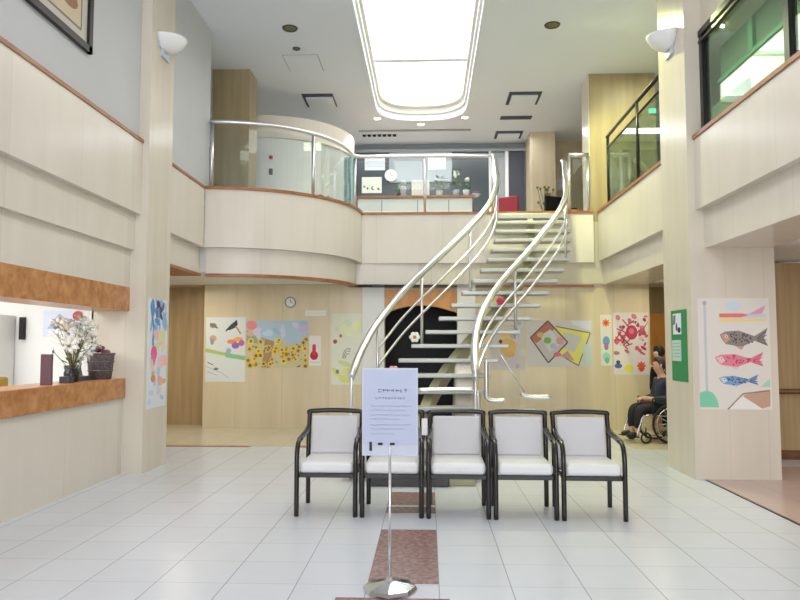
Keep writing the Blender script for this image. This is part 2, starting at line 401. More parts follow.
# office behind the counter, closing walls
sbox('wall_office', 'white', ((-8,8.6,0),(-4.02,8.7,2.6)), ((-8,-6.4,0),(-7.9,8.6,2.6)), ((-4.1,8.22,0),(-4.0,8.6,2.6)))
sbox('ceiling_office', 'white', ((-8,-6.4,2.55),(-4.0,8.98,2.65)))
sbox('wall_outer', 'white', ((-8.6,-6.5,2.65),(-8.5,19,CH)), ((8.5,-6.5,2.65),(8.6,9.7,CH)), ((-7,18.3,3.75),(7.3,18.4,CH)))
sbox('wall_front', 'white', ((-9,-6.6,0),(-5.5,-6.5,CH+.1)), ((5.5,-6.6,0),(9,-6.5,CH+.1)), ((-5.5,-6.6,5.6),(5.5,-6.5,CH+.1)))
wf = MB()
for x in (-5.45,-2.75,0,2.75,5.45): wf.box((x-.05,-6.6,0),(x+.05,-6.5,5.6))
wf.box((-5.5,-6.6,2.5),(5.5,-6.5,2.6)); struct(wf.build('window_3', M['frame']))

# right upper window in its dark frame
wm = thing('framed_window', 'large dark-framed interior window above the right stone parapet', 'window')
f = MB()
for y in (8.06, 6.15, 4.2, 2.2): f.box((3.17,y-.045,3.93),(3.25,y+.045,5.16))
f.box((3.16,-2,5.10),(3.26,8.1,5.17)); f.box((3.16,-2,5.02),(3.2,8.1,5.05)); f.box((3.17,-2,3.93),(3.25,8.1,3.97))
f.build('frame', M['frame'], wm)
for y0, y1 in ((6.2,8.01),(4.25,6.1),(2.25,4.15),(-1.9,2.15)):
    g = MB(); g.box((3.20,y0,3.97),(3.21,y1,5.02)); g.build('pane', M['greenglass'], wm)

# ---------------------------------------------------------------- gallery railings
def dens(P, step=.12):
    out = []
    for a, c in zip(P[:-1], P[1:]):
        a, c = Vector(a), Vector(c); n = max(1, int((c-a).length/step))
        out += [a.lerp(c, k/n) for k in range(n)]
    return out+[Vector(P[-1])]
rl = thing('glass_railing', 'long glass railing with steel handrail along the curved and straight balcony edge', 'railing', (0,0,3.93))
pa = [(x,y,1.07) for x,y in arc(2.02, 30)]
path = pa[:-1]+[(-1.36, 12.66, 1.07), (-1.25,12.70,1.07), (1.20, 12.70, 1.06)]
MB().tube(dens(path), .034, 12).build('handrail', M['steel'], rl)
def pt(R, a): return (BC[0]+R*math.cos(a), BC[1]+R*math.sin(a))
for k, (x, y) in enumerate([(-3.36,10.62), pt(2.02,-PI/2+.85), (-1.34,12.70), (-.05,12.70), (1.20,12.70)]):
    MB().tube([(x,y,0),(x,y,1.03)], .028, 10).build('post', M['steel'], rl)
def glass_strip(pts, name='glass_panel', m='glass', par=None):
    b = MB(); P = [(p[0],p[1]) for p in pts]; n = len(P)
    A = []; B = []
    for i in range(n):
        a = Vector(P[max(0,i-1)]); c = Vector(P[min(n-1,i+1)]); t = (c-a).normalized(); w = Vector((-t.y,t.x))*.006
        A.append(tuple(Vector(P[i])+w)); B.append(tuple(Vector(P[i])-w))
    b.prism(A+B[::-1], .05, .97); return b.build(name, M[m], par)
s0 = -PI/2
glass_strip([pt(2.02, s0+.04+.78*k/12) for k in range(13)], par=rl)
glass_strip([pt(2.02, s0+.88+.66*k/12) for k in range(13)], par=rl)
glass_strip([(-1.30,12.70),(-.10,12.70)], par=rl)
glass_strip([(0.0,12.70),(1.16,12.70)], par=rl)
rl2 = thing('glass_railing', 'short glass railing between the stair head and the right gallery pillar', 'railing', (0,0,3.93))
MB().tube([(2.58,12.70,1.05),(2.93,12.70,1.05)], .042, 12).build('handrail', M['steel'], rl2)
for x in (2.58, 2.92): MB().tube([(x,12.70,0),(x,12.70,1.03)], .026, 10).build('post', M['steel'], rl2)
glass_strip([(2.61,12.70),(2.89,12.70)], par=rl2)
rl3 = thing('glass_railing', 'green tinted glass railing with two dark rails above the right passage', 'railing', (3.12,0,3.93))
for z in (1.20, 1.0): MB().tube([(0,9.02,z),(0,12.1,z)], .028 if z > 1.1 else .018, 10).build('handrail', M['frame'], rl3)
for y in (12.05, 10.35, 9.06): MB().tube([(0,y,0),(0,y,1.2)], .026, 8).build('post', M['frame'], rl3)
glass_strip([(0,9.1),(0,10.3)], m='greenglass', par=rl3); glass_strip([(0,10.4),(0,12.0)], m='greenglass', par=rl3)
pn = MB(); pn.box((4.3,9.4,3.75),(4.36,12.68,5.1)); pn.build('partition_panel', M['darkglass'])
tag(bpy.data.objects['partition_panel'], 'dark glazed panel with a white reflection band behind the right gallery railing', 'panel')
wb = MB(); wb.box((4.28,9.42,4.75),(4.302,12.6,4.85)); wb.build('reflection_band', M['white'], bpy.data.objects['partition_panel'])  # white box puts the reflection in the railing glass into a shape

# ---------------------------------------------------------------- the staircase
def lerp_tab(tab, k):
    for (a, va), (c, vc) in zip(tab[:-1], tab[1:]):
        if a <= k <= c:
            t = (k-a)/(c-a); return va+(vc-va)*t
def smooth_tab(tab, k): return sum(lerp_tab(tab, min(max(k+d, tab[0][0]), tab[-1][0])) for d in (-1.2,-.6,0,.6,1.2))/5
TY = [(0,12.52),(2,11.98),(4,11.45),(6,10.92),(8,10.42),(10,10.05),(12,9.75),(14,9.42),(16,8.85),(19,7.85)]
TX = [(0,1.82),(2,1.80),(4,1.70),(6,1.48),(8,1.14),(10,.82),(12,.42),(14,.12),(16,-.09),(19,-.19)]
TW = [(0,.64),(8,.64),(14,.68),(19,.77)]
RISE = .1945
def tread_at(k): return smooth_tab(TX,k), smooth_tab(TY,k), 3.86-RISE*k, lerp_tab(TW,k)
stair = thing('curved_staircase', 'curved open-tread steel staircase climbing from lobby floor to the balcony', 'staircase', (0,9,0))
SO = Vector((0,9,0))
for k in range(1, 20):
    x, y, z, w = tread_at(k)
    t = MB(); t.box((x-w, y-SO.y-.15, z-.055), (x+w, y-SO.y+.15, z)); t.build('tread', M['satin'], stair, bevel=.012)
x, y, z, w = tread_at(0)
t = MB(); t.box((x-w-.03, 12.42-SO.y, z-.09), (x+w+.03, 12.615-SO.y, z)); t.build('landing', M['satin'], stair, bevel=.01)
# central beam under the treads, widening into a white foot
B = MB(); ks = [0.2+.5*i for i in range(38)]
ring = []
for k in ks:
    x, y, z, w = tread_at(k); d = .20; hw = .05+.02*max(0, (k-12)/7)
    zz = max(z-.06, .1); zb = max(zz-d, .0)
    ring.append([(x-hw,y-SO.y,zz),(x+hw,y-SO.y,zz),(x+hw,y-SO.y,zb),(x-hw,y-SO.y,zb)])
vs = [p for r in ring for p in r]; fs = []
for i in range(len(ring)-1):
    for j in range(4): fs.append((i*4+j, i*4+(j+1)%4, i*4+4+(j+1)%4, i*4+4+j))
fs += [(0,1,2,3), tuple(len(vs)-4+j for j in (3,2,1,0))]
B.add(vs, fs); B.build('spine_beam', M['olive'], stair)
def edge(side, k, out=0):
    x, y, z, w = tread_at(k); return x+side*(w-.05+out), y-SO.y, z
def rail_curve(side, h, k0, k1, n=40):
    return [Vector(edge(side, k0+(k1-k0)*i/n))+Vector((0,0,h)) for i in range(n+1)]
L = rail_curve(-1, .90, 1, 18.6); R = rail_curve(1, .90, .6, 18.6)
L = [Vector((1.20,3.62,4.97)), Vector((1.20,3.50,4.88)), Vector((1.20,3.34,4.77))]+L[2:]
R = [Vector((2.46,3.66,4.86)), Vector((2.46,3.5,4.78))]+R[2:]
nl = len(L); 
MB().tube(L, .047, 14).build('handrail', M['steel'], stair)
nr = len(R)
MB().tube(R, [.047 if i < nr-8 else .047+.006*(1-abs((nr-4-i)/4)) if i < nr-1 else .02 for i in range(nr)], 14).build('handrail', M['steel'], stair)
for h in (.55, .33):
    MB().tube(rail_curve(-1, h, .8, 15.2), .017, 8).build('guard_rail', M['steel'], stair)
    MB().tube(rail_curve(1, h, .8, 18.4 if h > .5 else 18.2), .017, 8).build('guard_rail', M['steel'], stair)
for side, kk in ((-1, (1, 7.5, 11.5, 15.2, 18.6)), (1, (.8, 4.6, 11.0, 18.4))):
    for k in kk:
        p = Vector(edge(side, k)); top = p+Vector((0,0,.9))
        MB().tube([p-Vector((0,0,.1 if k < 18 else p.z)), top], .02, 8).build('post', M['steel'], stair)
# foot: bent tubes beside the beam, dark stone base
MB().tube(spline([(.73,-.15,1.32),(.73,-.15,.92),(.74,-.15,.85),(.80,-.15,.82),(.95,-.15,.82)]), .028, 10).build('bent_tube', M['steel'], stair)
MB().tube(spline([(-.15,-.55,.97),(.46,-.55,.98),(.57,-.55,.95),(.60,-.55,.84),(.60,-.55,.2)]), .028, 10).build('bent_tube', M['steel'], stair)
MB().tube([(.93,.0,1.38),(1.22,.0,.92)], .008, 6).build('stay_wire', M['steel'], stair)
MB().tube(spline([(1.18,.0,.90),(1.27,.0,.86),(1.55,.0,.85)]), .03, 10).build('foot_bar', M['steel'], stair)
fb = MB(); fb.box((-.62,-1.42,0),(.22,-.95,.13)); fb.build('base_plinth', M['darkstone'], stair, bevel=.01)
fb = MB(); fb.box((.22,-1.36,0),(.50,-1.0,.08)); fb.build('base_step', M['olive'], stair, bevel=.01)
fc = MB(); fc.add([(.28,-.3,0),(.62,-.3,0),(.62,.5,0),(.28,.5,0),(.34,-.1,.62),(.56,-.1,.62),(.62,.5,1.3),(.36,.5,1.3)], [(0,3,2,1),(4,5,6,7),(0,1,5,4),(1,2,6,5),(2,3,7,6),(3,0,4,7)])
fc.build('beam_foot', M['stone'], stair, bevel=.04, seg=3)

def ornament(loc, m, label, r=.055):
    o = thing('ribbon_flower', label, 'flower ornament', loc)
    for k in range(6):
        a = 2*PI*k/6; b = MB(); b.ball((math.cos(a)*r*.7, -.01, math.sin(a)*r*.7), r*.55, 8, (1,.6,1)); b.build('petal', M[m], o)
    b = MB(); b.ball((0,-.03,0), r*.35, 8); b.build('flower_heart', M['yellow' if m == 'petal' else m], o)
    return o
# ---------------------------------------------------------------- waiting chairs
chair = thing('waiting_chair', '', 'chair', (0,0,0), 0, 'row of waiting chairs')
W = .261
for s in (-1, 1):
    MB().tube(spline([(s*W,-.03,0),(s*W,-.03,.30),(s*W,-.025,.52),(s*W,.015,.62),(s*W,.10,.655)],6), .022, 8).build('leg', M['darkwood'], chair)
    MB().tube(spline([(s*W,.09,.653),(s*W,.25,.672),(s*(W-.004),.40,.69),(s*(W-.006),.50,.72)],5), .021, 8, flat=1.3).build('armrest', M['darkwood'], chair)
    MB().tube(spline([(s*(W-.006),.50,0),(s*(W-.006),.50,.35),(s*(W-.006),.51,.62),(s*(W-.006),.555,.82),(s*(W-.006),.562,.852)],6), .022, 8).build('leg', M['darkwood'], chair)
MB().tube(spline([(-W+.006,.562,.842),(-W+.02,.565,.866),(0,.572,.876),(W-.02,.565,.866),(W-.006,.562,.842)],6), .024, 8).build('top_rail', M['darkwood'], chair)
b = MB(); b.box((-W,-.02,.335),(W,.01,.375)); b.box((-W+.03,.49,.34),(W-.03,.515,.375)); b.box((-W,-.01,.34),(-W+.025,.5,.372)); b.box((W-.025,-.01,.34),(W,.5,.372)); b.build('seat_frame', M['darkwood'], chair, bevel=.005)
b = MB(); b.box((-W+.022,-.035,.375),(W-.022,.49,.475)); b.build('seat_cushion', M['vinyl'], chair, bevel=.035, seg=4)
b = MB(); zs = [(.475,.50),(.62,.515),(.84,.545)]
for (z0,y0),(z1,y1) in zip(zs[:-1], zs[1:]): pass
b.add([(-W+.035,.455,.475),(W-.035,.455,.475),(W-.035,.505,.475),(-W+.035,.505,.475),(-W+.035,.505,.832),(W-.035,.505,.832),(W-.035,.555,.832),(-W+.035,.555,.832)],
      [(0,3,2,1),(4,5,6,7),(0,1,5,4),(1,2,6,5),(2,3,7,6),(3,0,4,7)])
b.build('back_cushion', M['backpad'], chair, bevel=.02, seg=3)
LAB = ['leftmost white padded waiting chair with dark frame, its left side free',
       'white padded waiting chair directly behind the notice stand',
       'middle chair of the five white padded waiting chairs in the row',
       'white padded waiting chair between the middle chair and the rightmost chair',
       'rightmost white padded waiting chair with dark frame at the row end']
for i in range(5):
    c = chair if i == 0 else copy_tree(chair)
    c.location = (-.905+i*.584, 6.28-.016*i, 0); c.rotation_euler = (0,0,-.012); c['label'] = LAB[i]
highlight = MB(); highlight.box((-.026,-.004,0),(.026,.004,.15)); highlight = highlight.build('armrest_highlight', M['white'])  # white box shaped as the highlight on the glossy armrests
highlight.location = (-.033, 6.40, .695); tag(highlight, 'small white card strip set on the armrests left of the middle chair', 'highlight')

# ---------------------------------------------------------------- notice stand
ns = thing('notice_stand', 'chrome pole stand holding a white printed notice in front of the chairs', 'sign stand', (-.238,4.40,0))
MB().lathe([(.0,.0),(.155,.0),(.168,.012),(.160,.032),(.10,.048),(.03,.062),(.018,.085),(.0,.085)], n=8, smooth=False).build('base', M['chrome'], ns)
MB().tube([(0,0,.06),(0,0,.88)], .0085, 10).build('pole', M['chrome'], ns)
b = MB(); b.box((-.174,-.004,.82),(.174,.004,1.362)); pc = b.build('board', M['acrylic'], ns)
pp = MB(); pp.col = lin((178,184,206)); 
pp.box((-.166,-.0062,.885),(.166,-.0045,1.352))
rnd = random.Random(2)
def scribble(mb, x0, x1, z, h, col, y=-.007):
    mb.col = lin(col); x = x0
    while x < x1:
        w = h*rnd.uniform(.5,.95)
        for _ in range(2):
            zz = z+rnd.uniform(-.35,.35)*h; mb.add([(x,y,zz-.1*h),(x+w,y,zz-.1*h),(x+w,y,zz+.1*h),(x,y,zz+.1*h)], [(0,1,2,3)])
        xx = x+rnd.uniform(.1,.8)*w; mb.add([(xx-.07*h,y,z-h*.45),(xx+.07*h,y,z-h*.45),(xx+.07*h,y,z+h*.45),(xx-.07*h,y,z+h*.45)], [(0,1,2,3)])
        x += h*1.05
scribble(pp, -.075, .11, 1.222, .026, (134,140,164))
scribble(pp, -.09, .09, 1.175, .018, (142,148,172))
for i, z in enumerate((1.125,1.10,1.07,1.045,1.01,.985,.955)):
    scribble(pp, -.12, (.12,.10,.13,.06,.12,.09,.02)[i], z, .012, (156,162,186))
pp.build('notice_sheet', M['paint'], ns)
for a, c in (((-.128,-.009,.85),(-.112,-.0045,.905)),((-.075,-.009,.885),(-.045,-.0045,.90)),((.0,-.009,.885),(.03,-.0045,.9))):
    cl = MB(); cl.box(a, c); cl.build('clip', M['black'], ns)

# ---------------------------------------------------------------- posters
class Poster:
    def __init__(s, origin, u, n, w, h, paper):
        s.o, s.u, s.n, s.w, s.h = Vector(origin), Vector(u), Vector(n), w, h; s.mb = MB(); s.layer = 0
        s.mb.col = lin(paper); t = .004
        P = [s.o, s.o+s.u*w, s.o+s.u*w+Vector((0,0,h)), s.o+Vector((0,0,h))]
        s.mb.add([p+s.n*.001 for p in P]+[p+s.n*t for p in P], [(0,3,2,1),(4,5,6,7),(0,1,5,4),(1,2,6,5),(2,3,7,6),(3,0,4,7)])
    def poly(s, pts, col):
        s.layer += 1; d = .0042+.00004*s.layer
        s.mb.col = lin(col)
        pts = [(min(max(a,.0),1), min(max(c,0),1)) for a, c in pts]
        s.mb.add([s.o+s.u*(a*s.w)+Vector((0,0,c*s.h))+s.n*d for a, c in pts], [tuple(range(len(pts)))]); return s
    def ell(s, x, y, rx, ry, col, n=12, rot=0):
        k = s.h/s.w; P = []
        for i in range(n):
            a = 2*PI*i/n; dx, dy = rx*math.cos(a), ry*math.sin(a)*k
            P.append((x+dx*math.cos(rot)-dy*math.sin(rot), y+(dx*math.sin(rot)+dy*math.cos(rot))/k))
        return s.poly(P, col)
    def line(s, P, w, col):
        k = s.h/s.w
        for a, c in zip(P[:-1], P[1:]):
            dx, dy = c[0]-a[0], (c[1]-a[1])*k; l = math.hypot(dx,dy) or 1; nx, ny = -dy/l*w/2, dx/l*w/2/k
            s.poly([(a[0]+nx,a[1]+ny),(a[0]-nx,a[1]-ny),(c[0]-nx,c[1]-ny),(c[0]+nx,c[1]+ny)], col)
        return s
    def star(s, x, y, r, col, heart=None, n=8):
        k = s.h/s.w
        s.poly([(x+(r if i%2==0 else r*.6)*math.cos(PI*i/n), y+(r if i%2==0 else r*.6)*math.sin(PI*i/n)/k) for i in range(2*n)], col)
        if heart: s.ell(x, y, r*.42, r*.42/k, heart, 8)
        return s
    def blots(s, n, box, cols, r0, r1, seed):
        g = random.Random(seed)
        for _ in range(n):
            s.ell(g.uniform(box[0],box[2]), g.uniform(box[1],box[3]), g.uniform(r0,r1), g.uniform(r0,r1)*.8, g.choice(cols), 8, g.uniform(0,3))
        return s
    def done(s, name, label, cat='poster', m='paint'): return tag(s.mb.build(name, M[m]), label, cat)
BY = 12.74
def back_poster(x0, z0, x1, z1, paper, y=BY): return Poster((x0,y,z0), (1,0,0), (0,-1,0), x1-x0, z1-z0, paper)
# left column drawing
p = Poster((-3.37,8.30,.74), (0,1,0), (1,0,0), .62, 1.34, (226,230,238))
p.blots(14, (.1,.68,.9,.97), [(150,184,224),(96,150,206),(190,206,228)], .05, .14, 1)
p.blots(5, (.45,.8,.8,.95), [(84,76,110),(120,112,150)], .05, .1, 9)
p.line([(.15,.9),(.3,.72),(.25,.6),(.4,.5)], .09, (92,146,204)).line([(.5,.92),(.6,.75),(.5,.62)], .06, (120,170,220))
p.blots(10, (.3,.42,.9,.68), [(236,224,190),(240,190,200),(222,226,180)], .06, .13, 3)
p.ell(.32,.50,.16,.07,(232,96,150)).ell(.28,.44,.12,.06,(226,120,170)).ell(.7,.42,.18,.06,(244,196,200))
p.blots(9, (.1,.2,.9,.42), [(244,206,190),(226,178,120),(186,206,232),(240,170,150)], .05, .1, 5).ell(.3,.27,.12,.035,(206,150,110))
p.blots(8, (.05,.03,.9,.2), [(206,216,232),(176,200,230),(240,226,222)], .04, .08, 6)
p.done('painted_picture', 'tall blue and pink painted picture on the left column')
# birds and flowers
p = back_poster(-4.08,.845,-3.345,2.03,(222,226,224))
p.poly([(0,.52),(.4,.46),(1,.40),(1,.36),(.5,.4),(0,.46)], (176,200,110)).poly([(.5,.46),(1,.38),(1,.33),(.5,.38)], (140,196,150))
p.poly([(.5,.80),(.62,.88),(.78,.96),(.8,.88),(.72,.83),(.6,.80)], (54,58,72)).line([(.5,.78),(.6,.84)], .03, (50,52,60)).line([(.75,.86),(.88,.74)], .04, (180,150,90))
p.ell(.18,.87,.09,.04,(150,140,110)).line([(.1,.9),(.3,.83)], .04, (120,112,96)).ell(.18,.67,.09,.05,(206,170,130)).ell(.16,.62,.05,.05,(150,150,170))
p.ell(.66,.62,.13,.035,(236,140,100)).ell(.82,.66,.12,.03,(240,176,90)).ell(.9,.6,.08,.05,(196,110,160)).ell(.75,.56,.1,.05,(150,110,190)).ell(.58,.48,.07,.04,(170,180,210))
p.line([(.05,.3),(.2,.26)], .02, (90,100,110)).ell(.27,.2,.06,.02,(110,120,130)).line([(.0,.24),(.4,.14),(.6,.06)], .012, (170,176,184)).line([(.05,.16),(.3,.1)], .012, (150,160,170))
p.done('painted_picture', 'white picture of birds and flowers at the left end of the back wall')
# sunflowers
p = back_poster(-3.325,1.10,-2.19,1.965,(206,196,150))
p.poly([(0,.55),(1,.5),(1,1),(0,1)], (176,198,216)).poly([(0,.55),(.25,.5),(.3,.62),(.1,.75),(0,.8)], (150,170,150)).blots(9, (.15,.7,.95,.95), [(196,214,230),(160,190,214),(206,206,226)], .06, .12, 4)
p.ell(.08,.9,.09,.1,(228,140,140)).ell(.92,.84,.09,.08,(196,180,214)).ell(.06,.72,.06,.06,(226,170,150))
p.poly([(.3,.62),(.45,.56),(.38,0),(.25,0)], (170,140,100))
g = random.Random(11)
for i in range(46):
    x, y = g.uniform(.03,.97), g.uniform(.04,.6)
    p.star(x, y, g.uniform(.045,.07), g.choice([(232,204,70),(240,214,84),(222,186,60),(214,190,90)]), g.choice([(120,90,50),(150,110,60),(196,120,60)]))
p.blots(22, (.02,.02,.98,.55), [(120,150,80),(90,110,130),(190,110,90),(140,160,90)], .014, .026, 8)
p.done('painted_picture', 'wide yellow sunflower field picture on the back wall')
# thermometer notice
p = back_poster(-2.17,1.14,-1.95,1.69,(232,226,220))
p.ell(.42,.34,.34,.15,(186,30,46)).poly([(.27,.35),(.57,.35),(.57,.66),(.27,.66)], (206,50,66)).ell(.42,.66,.15,.06,(214,60,80)).line([(.1,.12),(.9,.12)], .05, (190,186,186))
p.done('wall_notice', 'small white notice with a red symbol beside the sunflower picture', 'notice')
# pale picture behind left handrail
p = back_poster(-1.76,.80,-1.20,2.10,(224,226,208))
p.blots(10, (.1,.6,.95,.95), [(206,222,200),(230,232,180),(200,216,220),(226,226,200)], .07, .16, 3)
p.ell(.12,.6,.07,.03,(150,90,80)).ell(.3,.68,.05,.025,(170,120,100)).blots(6, (.1,.05,.95,.3), [(222,224,130),(206,216,150)], .08, .14, 7)
for r in (.26,.2,.13): p.line([(.55+r*math.cos(a)*.7,.36+r*.55*math.sin(a)) for a in [PI*.35+.25*i for i in range(9)]], .03, (150,156,140))
p.ell(.2,.18,.06,.03,(130,140,130)).ell(.72,.2,.08,.05,(206,200,80))
p.done('painted_picture', 'pale yellow-green picture behind the lower left stair handrail')
# right of the doorway
p = back_poster(1.12,1.07,1.76,2.0,(206,198,188))
p.ell(.45,.70,.17,.1,(226,190,110)).ell(.5,.45,.24,.16,(222,180,100)).ell(.3,.55,.05,.04,(60,50,50)).ell(.55,.3,.15,.06,(214,170,110)).blots(8, (.6,.3,.95,.95), [(186,180,196),(210,206,196),(176,170,180)], .06, .13, 3).blots(5, (.2,.03,.9,.2), [(200,190,206),(176,166,190)], .06, .12, 5)
p.done('painted_picture', 'picture with two orange figures seen through the stair treads')
p = back_poster(1.79,1.13,2.955,1.97,(206,202,196))
p.poly([(.68,.98),(.99,.98),(.98,.76),(.7,.9)], (214,216,222))
p.poly([(.44,.86),(.97,.72),(.78,.02),(.5,.25)], (222,216,110)).poly([(.56,.74),(.84,.64),(.72,.3),(.55,.4)], (196,196,190)).line([(.44,.86),(.97,.72),(.78,.02),(.5,.25)], .016, (110,100,80))
p.poly([(.5,.22),(.72,.12),(.62,.34)], (190,150,140)).poly([(.84,.5),(.99,.45),(.99,.05),(.86,.04)], (190,206,196))
p.poly([(.05,.62),(.32,.98),(.62,.52),(.32,.08)], (196,186,186)).poly([(.05,.62),(.32,.98),(.42,.80),(.14,.50)], (176,112,86)).poly([(.2,.66),(.36,.80),(.52,.50),(.34,.30)], (200,206,196))
p.line([(.05,.62),(.32,.98),(.62,.52),(.32,.08),(.05,.62)], .022, (110,84,70)).ell(.31,.56,.06,.07,(130,170,90)).ell(.46,.26,.06,.05,(206,110,130)).ell(.5,.55,.06,.08,(206,150,150)).ell(.2,.68,.05,.06,(206,170,120)).ell(.4,.44,.05,.06,(170,180,206))
p.done('painted_picture', 'picture of two overlapping diamond shapes on the right back wall')
p = back_poster(3.10,1.15,3.30,2.06,(220,218,206))
p.star(.5,.84,.42,(236,130,70),(200,80,50)).ell(.5,.48,.32,.1,(110,150,200)).ell(.5,.38,.2,.08,(150,120,150)).ell(.5,.17,.36,.09,(150,210,180)).ell(.55,.1,.2,.06,(110,180,150))
p.done('painted_picture', 'narrow strip of orange, blue and green blooms left of the red picture')
p = back_poster(3.33,.99,3.95,2.10,(222,216,212))
p.blots(38, (.06,.32,.95,.97), [(196,70,96),(214,120,140),(176,50,80),(226,190,196),(170,120,130),(206,90,110)], .03, .075, 12)
g = random.Random(5)
for i in range(16):
    x, y = g.uniform(.1,.9), g.uniform(.35,.9); p.line([(x,y),(x+g.uniform(-.25,.25),y+g.uniform(-.16,.16))], .035, g.choice([(190,60,86),(150,90,100),(210,206,206)]))
p.ell(.52,.68,.17,.12,(190,56,84)).ell(.52,.70,.08,.05,(214,110,130)).line([(.15,.66),(.45,.48)], .05, (196,40,70))
p.ell(.12,.14,.11,.04,(70,100,160)).ell(.12,.20,.06,.03,(60,70,100)).ell(.42,.10,.14,.06,(222,216,80)).star(.78,.14,.15,(220,90,60)).ell(.78,.08,.07,.035,(206,70,50))
p.done('painted_picture', 'crimson patterned picture on the back wall beside the seated person')
# small white sign + round clock
p = back_poster(-2.25,2.05,-1.86,2.155,(236,234,224)); p.line([(.08,.5),(.5,.5)], .02, (206,202,190)).line([(.55,.5),(.92,.5)], .02, (210,206,196)); p.done('wall_sign', 'narrow white sign on the back wall above the thermometer notice', 'sign')
ck = thing('wall_clock', 'small round clock high on the back wall above the sunflowers', 'clock', (-2.52,12.735,2.30))
MB().lathe([(0,-.01),(.085,-.01),(.10,-.03),(.10,0)], n=20, axis='y').build('case', M['dullmetal'], ck)
MB().lathe([(0,-.0125),(.084,-.0125)], n=20, axis='y').build('face', M['white'], ck)
h = MB(); h.box((-.004,-.016,0),(.004,-.014,.06)); h.box((0,-.016,-.004),(.045,-.014,.004)); h.build('hand', M['black'], ck)
# green notice board on right column
gb = thing('hanging_notice_board', 'green notice board on the left face of the right column', 'notice board', (3.0,8.24,1.08))
q = Poster((0,.52,0), (0,-1,0), (-1,0,0), .52, .85, (44,140,84)); q.o = q.o; q.mb.build('board', M['paint'], gb)
for (a,c0,w,hh,col,nm) in ((.08,.56,.27,.25,(226,230,240),1),(.03,.24,.30,.25,(190,214,206),2)):
    q = Poster((-.005,.52-a,c0), (0,-1,0), (-1,0,0), w, hh, col)
    if nm == 1: q.poly([(.0,.45),(.3,.5),(.35,.95),(.05,.9)], (120,120,150)).ell(.75,.2,.2,.14,(40,40,56)).ell(.45,.35,.12,.2,(90,90,120))
    else:
        for i in range(5): q.line([(.1,.85-i*.16),(.9,.85-i*.16)], .03, (150,170,166))
    q.mb.build('paper', M['paint'], gb)
# carp streamers poster
p = Poster((3.07,8.10,.785), (1,0,0), (0,-1,0), .80, 1.26, (226,220,212))
p.line([(.10,.12),(.10,.95)], .035, (196,200,206)).star(.1,.955,.04,(190,170,186)).ell(.5,.93,.12,.04,(206,220,230))
p.poly([(0,.02),(.26,.02),(.24,.09),(.18,.15),(.1,.17),(0,.15)], (128,206,172))
p.poly([(.38,0),(.62,.13),(.98,.17),(.97,.03),(.80,.0)], (196,160,136)).poly([(.40,0),(.58,.125),(.88,0)], (236,234,230)).line([(.38,0),(.6,.14),(.97,.17)], .02, (150,124,104)).poly([(.84,.2),(.98,.28),(.98,.2)], (170,214,186))
p.poly([(.30,.86),(.55,.865),(.72,.86),(.95,.94),(.90,.87),(.97,.83),(.72,.82),(.3,.825)], (206,206,226)).poly([(.30,.86),(.62,.86),(.72,.845),(.6,.825),(.3,.825)], (232,120,120)).poly([(.3,.82),(.95,.815),(.95,.79),(.3,.78)], (236,216,150)).poly([(.7,.85),(.95,.93),(.9,.86)], (226,160,180))
def fish(x0, x1, y, hgt, body, dark, belly, seed):
    w = x1-x0
    p.poly([(x0,y+hgt*.55),(x0+w*.12,y+hgt*.9),(x0+w*.40,y+hgt),(x0+w*.72,y+hgt*.35),(x1,y+hgt*1.35),(x0+w*.92,y+hgt*.1),(x1,y-hgt*.85),(x0+w*.72,y-hgt*.2),(x0+w*.45,y-hgt*.95),(x0+w*.12,y-hgt*.6),(x0+w*.04,y)], body)
    p.poly([(x0+w*.02,y+hgt*.5),(x0+w*.14,y+hgt*.7),(x0+w*.22,y),(x0+w*.12,y-hgt*.5)], belly)
    p.poly([(x0+w*.3,y-hgt*.8),(x0+w*.5,y-hgt*.9),(x0+w*.44,y-hgt*1.3)], belly)
    gg = random.Random(seed)
    for i in range(26):
        a = gg.uniform(.22,.72); hh = .8*(1-max(0,a-.4)*1.9)
        p.ell(x0+w*a, y+hgt*gg.uniform(-hh,hh), .014, .007, dark, 6, gg.uniform(0,3))
    for i in range(4): p.line([(x0+w*.78,y+hgt*(.1-.1*i)),(x1-w*.03,y+hgt*(1.0-.55*i))], .008, dark)
    p.ell(x0+w*.14,y+hgt*.3,.02,.012,(240,240,236)).ell(x0+w*.14,y+hgt*.3,.01,.006,(40,40,44))
fish(.30,.97,.63,.075,(140,132,126),(64,60,62),(206,150,140),1)
fish(.22,.90,.435,.06,(226,130,150),(196,60,96),(236,190,196),2)
fish(.27,.82,.255,.045,(130,160,196),(60,90,140),(196,210,226),3)
p.done('hanging_poster', 'large picture of four carp streamers on the right column')

# framed picture high on left wall
fp = thing('framed_picture', 'dark-framed picture high on the upper left wall', 'picture', (-3.495,5.66,4.50))
b = MB()
for a, c in (((0,-.1,0),(.045,1.25,.07)),((0,-.1,1.13),(.045,1.25,1.2)),((0,-.1,0),(.045,-.03,1.2)),((0,1.18,0),(.045,1.25,1.2))): b.box(a, c)
b.build('frame', M['frame'], fp)
q = Poster((.01,-.03,.07), (0,1,0), (1,0,0), 1.21, 1.06, (196,192,182))
q.poly([(.1,.1),(.9,.1),(.9,.9),(.1,.9)], (206,190,160)).ell(.55,.5,.22,.2,(170,84,76)).ell(.4,.35,.15,.1,(190,120,90)).ell(.7,.3,.14,.08,(150,110,80)).ell(.35,.65,.16,.14,(150,150,140)).line([(.1,.1),(.9,.1),(.9,.9),(.1,.9),(.1,.1)], .02, (120,112,100))
q.mb.build('print', M['paint'], fp)

